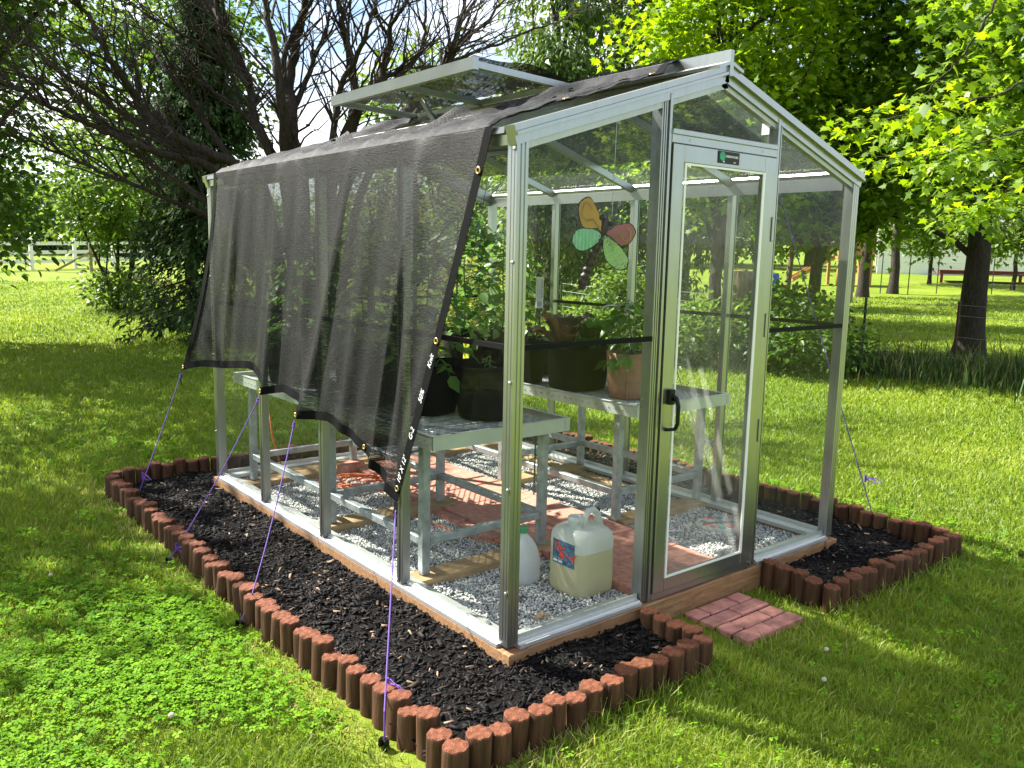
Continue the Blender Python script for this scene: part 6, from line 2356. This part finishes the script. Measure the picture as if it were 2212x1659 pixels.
# ------------------------------------------------------------------ houses and things far off
def house(label, px, d, w, dep, h, roof_h, wallm, roofm, rot, wins=(), ov=0.4, cat='house'):
    b = gp(px, d)
    t = thing('house', label, cat, tuple(b), None, rot)
    mb = MB()
    mb.box((-w / 2, -dep / 2, -0.4), (w / 2, dep / 2, h))
    V = [(-w / 2, -dep / 2, h), (w / 2, -dep / 2, h), (w / 2, dep / 2, h), (-w / 2, dep / 2, h), (-w / 2, 0, h + roof_h), (w / 2, 0, h + roof_h)]
    mb.add(V, [(0, 3, 4), (1, 5, 2)])
    for k in range(int(h / 0.2)):
        mb.box((-w / 2, -dep / 2 - 0.012, 0.2 * k + 0.02), (w / 2, -dep / 2 - 0.001, 0.2 * k + 0.19))
    mb.build('walls', M[wallm], t, origin=(0, 0, 0))
    mb = MB()
    for s in (-1, 1):
        a = [(-w / 2 - ov, s * (dep / 2 + ov), h - ov * roof_h / (dep / 2)), (w / 2 + ov, s * (dep / 2 + ov), h - ov * roof_h / (dep / 2)), (w / 2 + ov, 0, h + roof_h + 0.02), (-w / 2 - ov, 0, h + roof_h + 0.02)]
        mb.add(a + [(p[0], p[1], p[2] + 0.15) for p in a], [(0, 1, 2, 3), (4, 5, 6, 7), (0, 1, 5, 4), (1, 2, 6, 5), (2, 3, 7, 6), (3, 0, 4, 7)])
    mb.build('roof', M[roofm], t, origin=(0, 0, 0))
    for (x, z, ww, hh) in wins:
        f = MB().box((x - ww / 2 - 0.1, -dep / 2 - 0.06, z - 0.1), (x + ww / 2 + 0.1, -dep / 2 - 0.013, z + hh + 0.1)).build('window', M['white'], t, origin=(0, 0, 0))
        MB().box((x - ww / 2, -dep / 2 - 0.075, z), (x + ww / 2, -dep / 2 - 0.061, z + hh)).build('pane', M['window'], f, origin=(0, 0, 0))
    return t


facing = YAW - R(90)
house('white sided house behind the shade maple at the right', 2110, 58, 11, 7, 2.7, 1.5, 'siding', 'roof_grey', facing - R(22), [(-3.0, 1.0, 1.2, 1.2), (0.5, 1.0, 1.2, 1.2), (3.4, 0.2, 1.6, 2.0)])
b = gp(2160, 47)
t = thing('deck', 'low red stained deck before the white house', 'deck', tuple(b), None, facing - R(22))
MB().box((-2.6, -1.0, 0.35), (2.6, 1.0, 0.55)).build('boards', M['deck'], t, origin=(0, 0, 0))
mb = MB()
for x in (-2.5, -0.8, 0.8, 2.5):
    mb.box((x - 0.06, -0.95, -0.2), (x + 0.06, -0.83, 0.349))
mb.build('supports', M['deck'], t, origin=(0, 0, 0))
house('grey roofed house hidden behind the left trees and fence', 235, 92, 14, 9, 3.0, 2.6, 'siding_grey', 'roof_grey', facing + R(10), [(-3, 1, 1.4, 1.2), (2, 1, 1.4, 1.2)])
house('house with a brown roof across the field, seen through the net', 900, 88, 13, 9, 3.0, 2.8, 'siding_grey', 'roof_brown', facing - R(8), [(-3, 1, 1.4, 1.2), (3, 1, 1.4, 1.2)])


def car(label, px, d, rot):
    b = gp(px, d)
    t = thing('parked_car', label, 'car', tuple(b), 'white cars far across the field', rot)
    prof = [(-2.2, 0.35), (2.2, 0.35), (2.25, 0.7), (2.0, 0.85), (1.1, 0.95), (0.5, 1.42), (-1.0, 1.45), (-1.7, 0.98), (-2.2, 0.9)]
    MB().prism(prof, (0, -0.85, 0), (0, 0.85, 0), (1, 0, 0), (0, 0, 1)).build('body', M['white'], t, origin=(0, 0, 0))
    MB().prism([(-1.5, 0.99), (0.95, 0.97), (0.45, 1.36), (-0.95, 1.38)], (0, -0.862, 0), (0, 0.862, 0), (1, 0, 0), (0, 0, 1)).build('windows', M['window'], t, origin=(0, 0, 0))
    for x in (-1.35, 1.35):
        for y in (-0.75, 0.75):
            MB().tube([(x, y - 0.13, 0.33), (x, y + 0.13, 0.33)], 0.33, 14).build('wheel', M['black'], t, origin=(0, 0, 0))


car('white car far across the field, left of the dragonfly', 1190, 70, facing + R(5))
car('white car far across the field, just under the mint wing', 1262, 72, facing + R(5))

# playset slide and blue barrel on the right lawn
b = gp(1836, 41)
t = thing('playset', 'orange brown wooden playset with a slide on the far right lawn', 'playset', tuple(b), None, facing)
mb = MB()
for x, y in ((-0.7, -0.6), (0.7, -0.6), (-0.7, 0.6), (0.7, 0.6)):
    mb.box((x - 0.06, y - 0.06, -0.2), (x + 0.06, y + 0.06, 2.2))
mb.box((-0.8, -0.7, 1.2), (0.8, 0.7, 1.3))
mb.box((-0.8, -0.72, 1.301), (0.8, -0.68, 1.75))
mb.build('tower', M['orange_wood'], t, origin=(0, 0, 0))
mb = MB()
mb.beam((-0.75, 0, 1.22), (-2.6, 0, 0.15), 0.55, 0.06)
mb.beam((-0.75, -0.3, 1.30), (-2.6, -0.3, 0.23), 0.05, 0.18)
mb.beam((-0.75, 0.3, 1.30), (-2.6, 0.3, 0.23), 0.05, 0.18)
mb.build('slide', M['orange_wood'], t, origin=(0, 0, 0))
b = gp(1667, 30)
t = thing('barrel', 'blue plastic barrel seen through the right glass pane', 'barrel', tuple(b))
MB().lathe([(0.0, 0.0), (0.27, 0.0), (0.29, 0.06), (0.30, 0.3), (0.285, 0.32), (0.30, 0.36), (0.30, 0.6), (0.27, 0.88), (0.0, 0.9)], tuple(b), 20).build('drum', M['blue'], t, smooth=True)
MB().lathe([(0.0, 0.935), (0.05, 0.93), (0.05, 0.90)], (b[0] + 0.12, b[1], b[2]), 10).build('bung', M['black'], t)
# brush pile
b = gp(298, 30)
t = thing('brush_pile', 'low pile of cut branches beside the small tree on the left lawn', 'brush pile', tuple(b))
pth, rd = [], []
for k in range(90):
    c = b + np.array([rng.normal(0, 0.5), rng.normal(0, 0.4), abs(rng.normal(0.12, 0.1))])
    dv = rng.normal(size=3) * np.array([1, 1, 0.25])
    dv /= np.linalg.norm(dv)
    pth.append(wobble(c - dv * 0.5, c + dv * 0.5, 4, 0.1))
    rd.append(np.full(4, rng.uniform(0.012, 0.035)))
V, Fs = tubes_np(pth, rd, 5)
add_obj('branches', make_mesh('branches', V - b, Fs, [M['cut_wood']], smooth=True), t)
for px, d, lab in ((1247, 6.4, 'weathered grey post against the right wall below the bench, nearer the door'), (1190, 8.0, 'weathered grey post against the right wall below the bench, farther from the door')):
    pass

# ------------------------------------------------------------------ grass
def lawn_grass():
    # density falls and blade size grows with distance from the viewer
    N0 = 10500
    th = rng.uniform(YAW - R(43), YAW + R(43), 900000)
    # radial pdf: r for r<3, 1/r beyond
    r_in, r_mid, r_out = 1.2, 3.0, 34.0
    a_in = (r_mid ** 2 - r_in ** 2) / 2
    a_out = r_mid ** 2 * math.log(r_out / r_mid)
    tot = a_in + a_out
    u = rng.random(len(th)) * tot
    r = np.where(u < a_in, np.sqrt(r_in ** 2 + 2 * u), r_mid * np.exp(np.clip(u - a_in, 0, None) / r_mid ** 2))
    n = int(N0 * R(86) * tot * 1.45)
    th, r = th[:n], r[:n]
    x, y = CAM[0] + r * np.cos(th), CAM[1] + r * np.sin(th)
    inbed = (x > -0.575) & (x < 2.90) & (y > -0.41) & (y < 3.60) & ~((x > 0.76) & (x < 1.57) & (y < -0.03))
    paver = (x > 0.985) & (x < 1.395) & (y > -0.375) & (y < 0.0)
    edge_thin = (x > 0.76) & (x < 1.57) & (y > -0.42) & (y < -0.03) & (rng.random(len(x)) < 0.75)
    strip = (x < -0.57) & (x > -0.70) & (y > -0.4) & (y < 2.4) & (rng.random(len(x)) < 0.55)
    ok = ~inbed & ~paver & ~edge_thin & ~strip
    x, y, r = x[ok], y[ok], r[ok]
    n = len(x)
    print('grass blades', n)
    # the turf beside the logs is thinner and strawy
    dlog = np.maximum(np.maximum(-0.57 - x, x - 2.9), np.maximum(-0.42 - y, y - 3.6))
    near = np.clip(1 - dlog / 0.20, 0, 1)
    patch = 0.5 + 0.5 * np.sin(x * 1.3 + 0.7 * np.sin(y * 1.1)) * np.cos(y * 1.05 + 0.5 * np.sin(x * 2.1))
    fine = 0.5 + 0.5 * np.sin(x * 5.1 + y * 2.3) * np.sin(y * 4.3 - x * 1.9)
    k = np.maximum(1, r / 3.0) ** 0.85
    h = (0.022 + 0.026 * rng.random(n) ** 1.6 + 0.012 * fine) * np.minimum(k, 4) ** 0.25 * (1 - 0.35 * near * (x < 0))
    tall = (rng.random(n) < 0.10) & (y < -0.41) & (y > -0.62)
    h = np.where(tall, h * 2.0, h)
    w = 0.00175 * k * rng.uniform(0.7, 1.4, n)
    az = rng.uniform(0, 6.28, n)
    lean = rng.uniform(0.15, 1.1, n) * h
    ca, sa = np.cos(az), np.sin(az)
    p0 = np.stack([x, y, gz(x, y) - 0.004], 1)
    b2 = az + rng.normal(0, 0.5, n)
    side = np.stack([-np.sin(b2), np.cos(b2), 0 * az], 1) * w[:, None]
    mid = p0 + np.stack([ca * lean * 0.3, sa * lean * 0.3, h * 0.6], 1)
    tip = p0 + np.stack([ca * lean, sa * lean, h * 0.95], 1)
    V = np.stack([p0 - side, p0 + side, mid + side * 0.85, mid - side * 0.85, tip], 1).reshape(-1, 3)
    i = np.arange(n)[:, None] * 5
    tint = np.clip(0.18 + 0.42 * patch + rng.normal(0, 0.17, n) + 0.10 * (fine - 0.5), 0, 0.92)
    straw = rng.random(n) < (0.018 + 0.30 * near * np.where(x < 0, 1.7, 0.45))
    tint = np.where(straw, rng.uniform(0.93, 1.0, n), tint)
    me = make_mesh('grass', V, [i + np.array([0, 1, 2, 3]), i + np.array([3, 2, 4])], [M['grass']], tint=np.repeat(tint, 5))
    tag(add_obj('grass', me), 'short mown lawn grass around the greenhouse', 'grass', kind='stuff')


lawn_grass()


def clover():
    n = 90000
    x = np.concatenate([rng.uniform(-2.8, 3.4, n // 3), rng.uniform(-2.2, -0.5, n - n // 3)])
    y = np.concatenate([rng.uniform(-2.1, 7.0, n // 3), rng.uniform(-1.4, 3.0, n - n // 3)])
    r = np.hypot(x - CAM[0], y - CAM[1])
    w1 = np.where((x < -0.6), (0.42 + 0.38 * np.sin(x * 3.3 + 1 + np.sin(y * 2)) * np.cos(y * 2.9) + 0.2 * np.sin(x * 9 + y * 7)) * np.clip((2.3 - y) / 1.6, 0.06, 1) * np.clip((-0.6 - x) / 0.15, 0, 1), 0.18 + 0.3 * np.clip(np.sin(x * 2.1 + 2) * np.cos(y * 2.6), 0, 1))
    ok = (rng.random(n) < w1 * np.clip(5.5 / r, 0, 1) ** 1.0) & (r > 1.2) & ~((x > -0.60) & (x < 2.93) & (y > -0.43) & (y < 3.62))
    x, y, r = x[ok], y[ok], r[ok]
    n = len(x)
    hz = rng.uniform(0.016, 0.046, n)
    s = rng.uniform(0.010, 0.0175, n) * np.clip(r / 3.2, 1, 2)
    # one leaflet: six-point rounded heart
    lf = np.array([(0.05, 0, 0), (0.55, 0.42, 0.03), (0.95, 0.38, 0.0), (0.88, 0.0, 0.04), (0.95, -0.38, 0.0), (0.55, -0.42, 0.03)])
    az0 = rng.uniform(0, 6.28, n)
    Vs = []
    c = np.stack([x, y, gz(x, y) + hz], 1)
    tl = rng.normal(0, 0.28, (n, 2))
    for q in range(3):
        a = az0 + q * 2.094
        ca, sa = np.cos(a)[:, None], np.sin(a)[:, None]
        X = (lf[None, :, 0] * ca - lf[None, :, 1] * sa)
        Y = (lf[None, :, 0] * sa + lf[None, :, 1] * ca)
        Z = lf[None, :, 2] + X * tl[:, :1] + Y * tl[:, 1:]
        Vs.append(c[:, None] + np.stack([X, Y, Z], -1) * s[:, None, None])
    V = np.stack(Vs, 1).reshape(-1, 3)
    F = (np.arange(n * 3)[:, None] * 6) + np.array([0, 1, 2, 3, 4, 5])
    me = make_mesh('clover', V, [F], [M['clover']], tint=np.repeat(rng.random(n), 18))
    tag(add_obj('clover', me), 'clover leaves growing among the lawn grass', 'clover', kind='stuff')
    # white clover heads: few enough to count
    spots = [(1785, 1405), (1780, 1470), (1490, 1370), (1040, 1640), (370, 1540), (110, 1250)]
    prof = [(0.0, 0.0), (0.007, 0.002), (0.010, 0.007), (0.008, 0.013), (0.004, 0.016), (0.0, 0.017)]
    first = None
    for i, (px, py) in enumerate(spots):
        p = on_plane(px, py, 2, G + 0.04)
        z = float(gz(p[0], p[1]))
        if first is None:
            mb = MB()
            mb.lathe(prof, (0, 0, 0.045), 12, fn=lambda a, b, zz, an: (a * (1 + 0.18 * math.sin(6 * an)), b * (1 + 0.18 * math.sin(6 * an)), zz))
            first = mb.build('clover_flower', M['flower'], None, origin=(0, 0, 0))
            mb = MB()
            mb.tube([(0, 0, -0.01), (0.003, 0, 0.046)], 0.0012, 5)
            mb.build('stalk', M['stem'], first, origin=(0, 0, 0))
            o = first
        else:
            o = first.copy()
            COL.objects.link(o)
            for ch in first.children:
                c2 = ch.copy()
                COL.objects.link(c2)
                c2.parent = o
        o.location = (p[0], p[1], z)
        tag(o, 'single white clover flower in the lawn, %s of the scattered heads' % ordinal(i + 1), 'clover flower', 'white clover heads in the lawn')


clover()
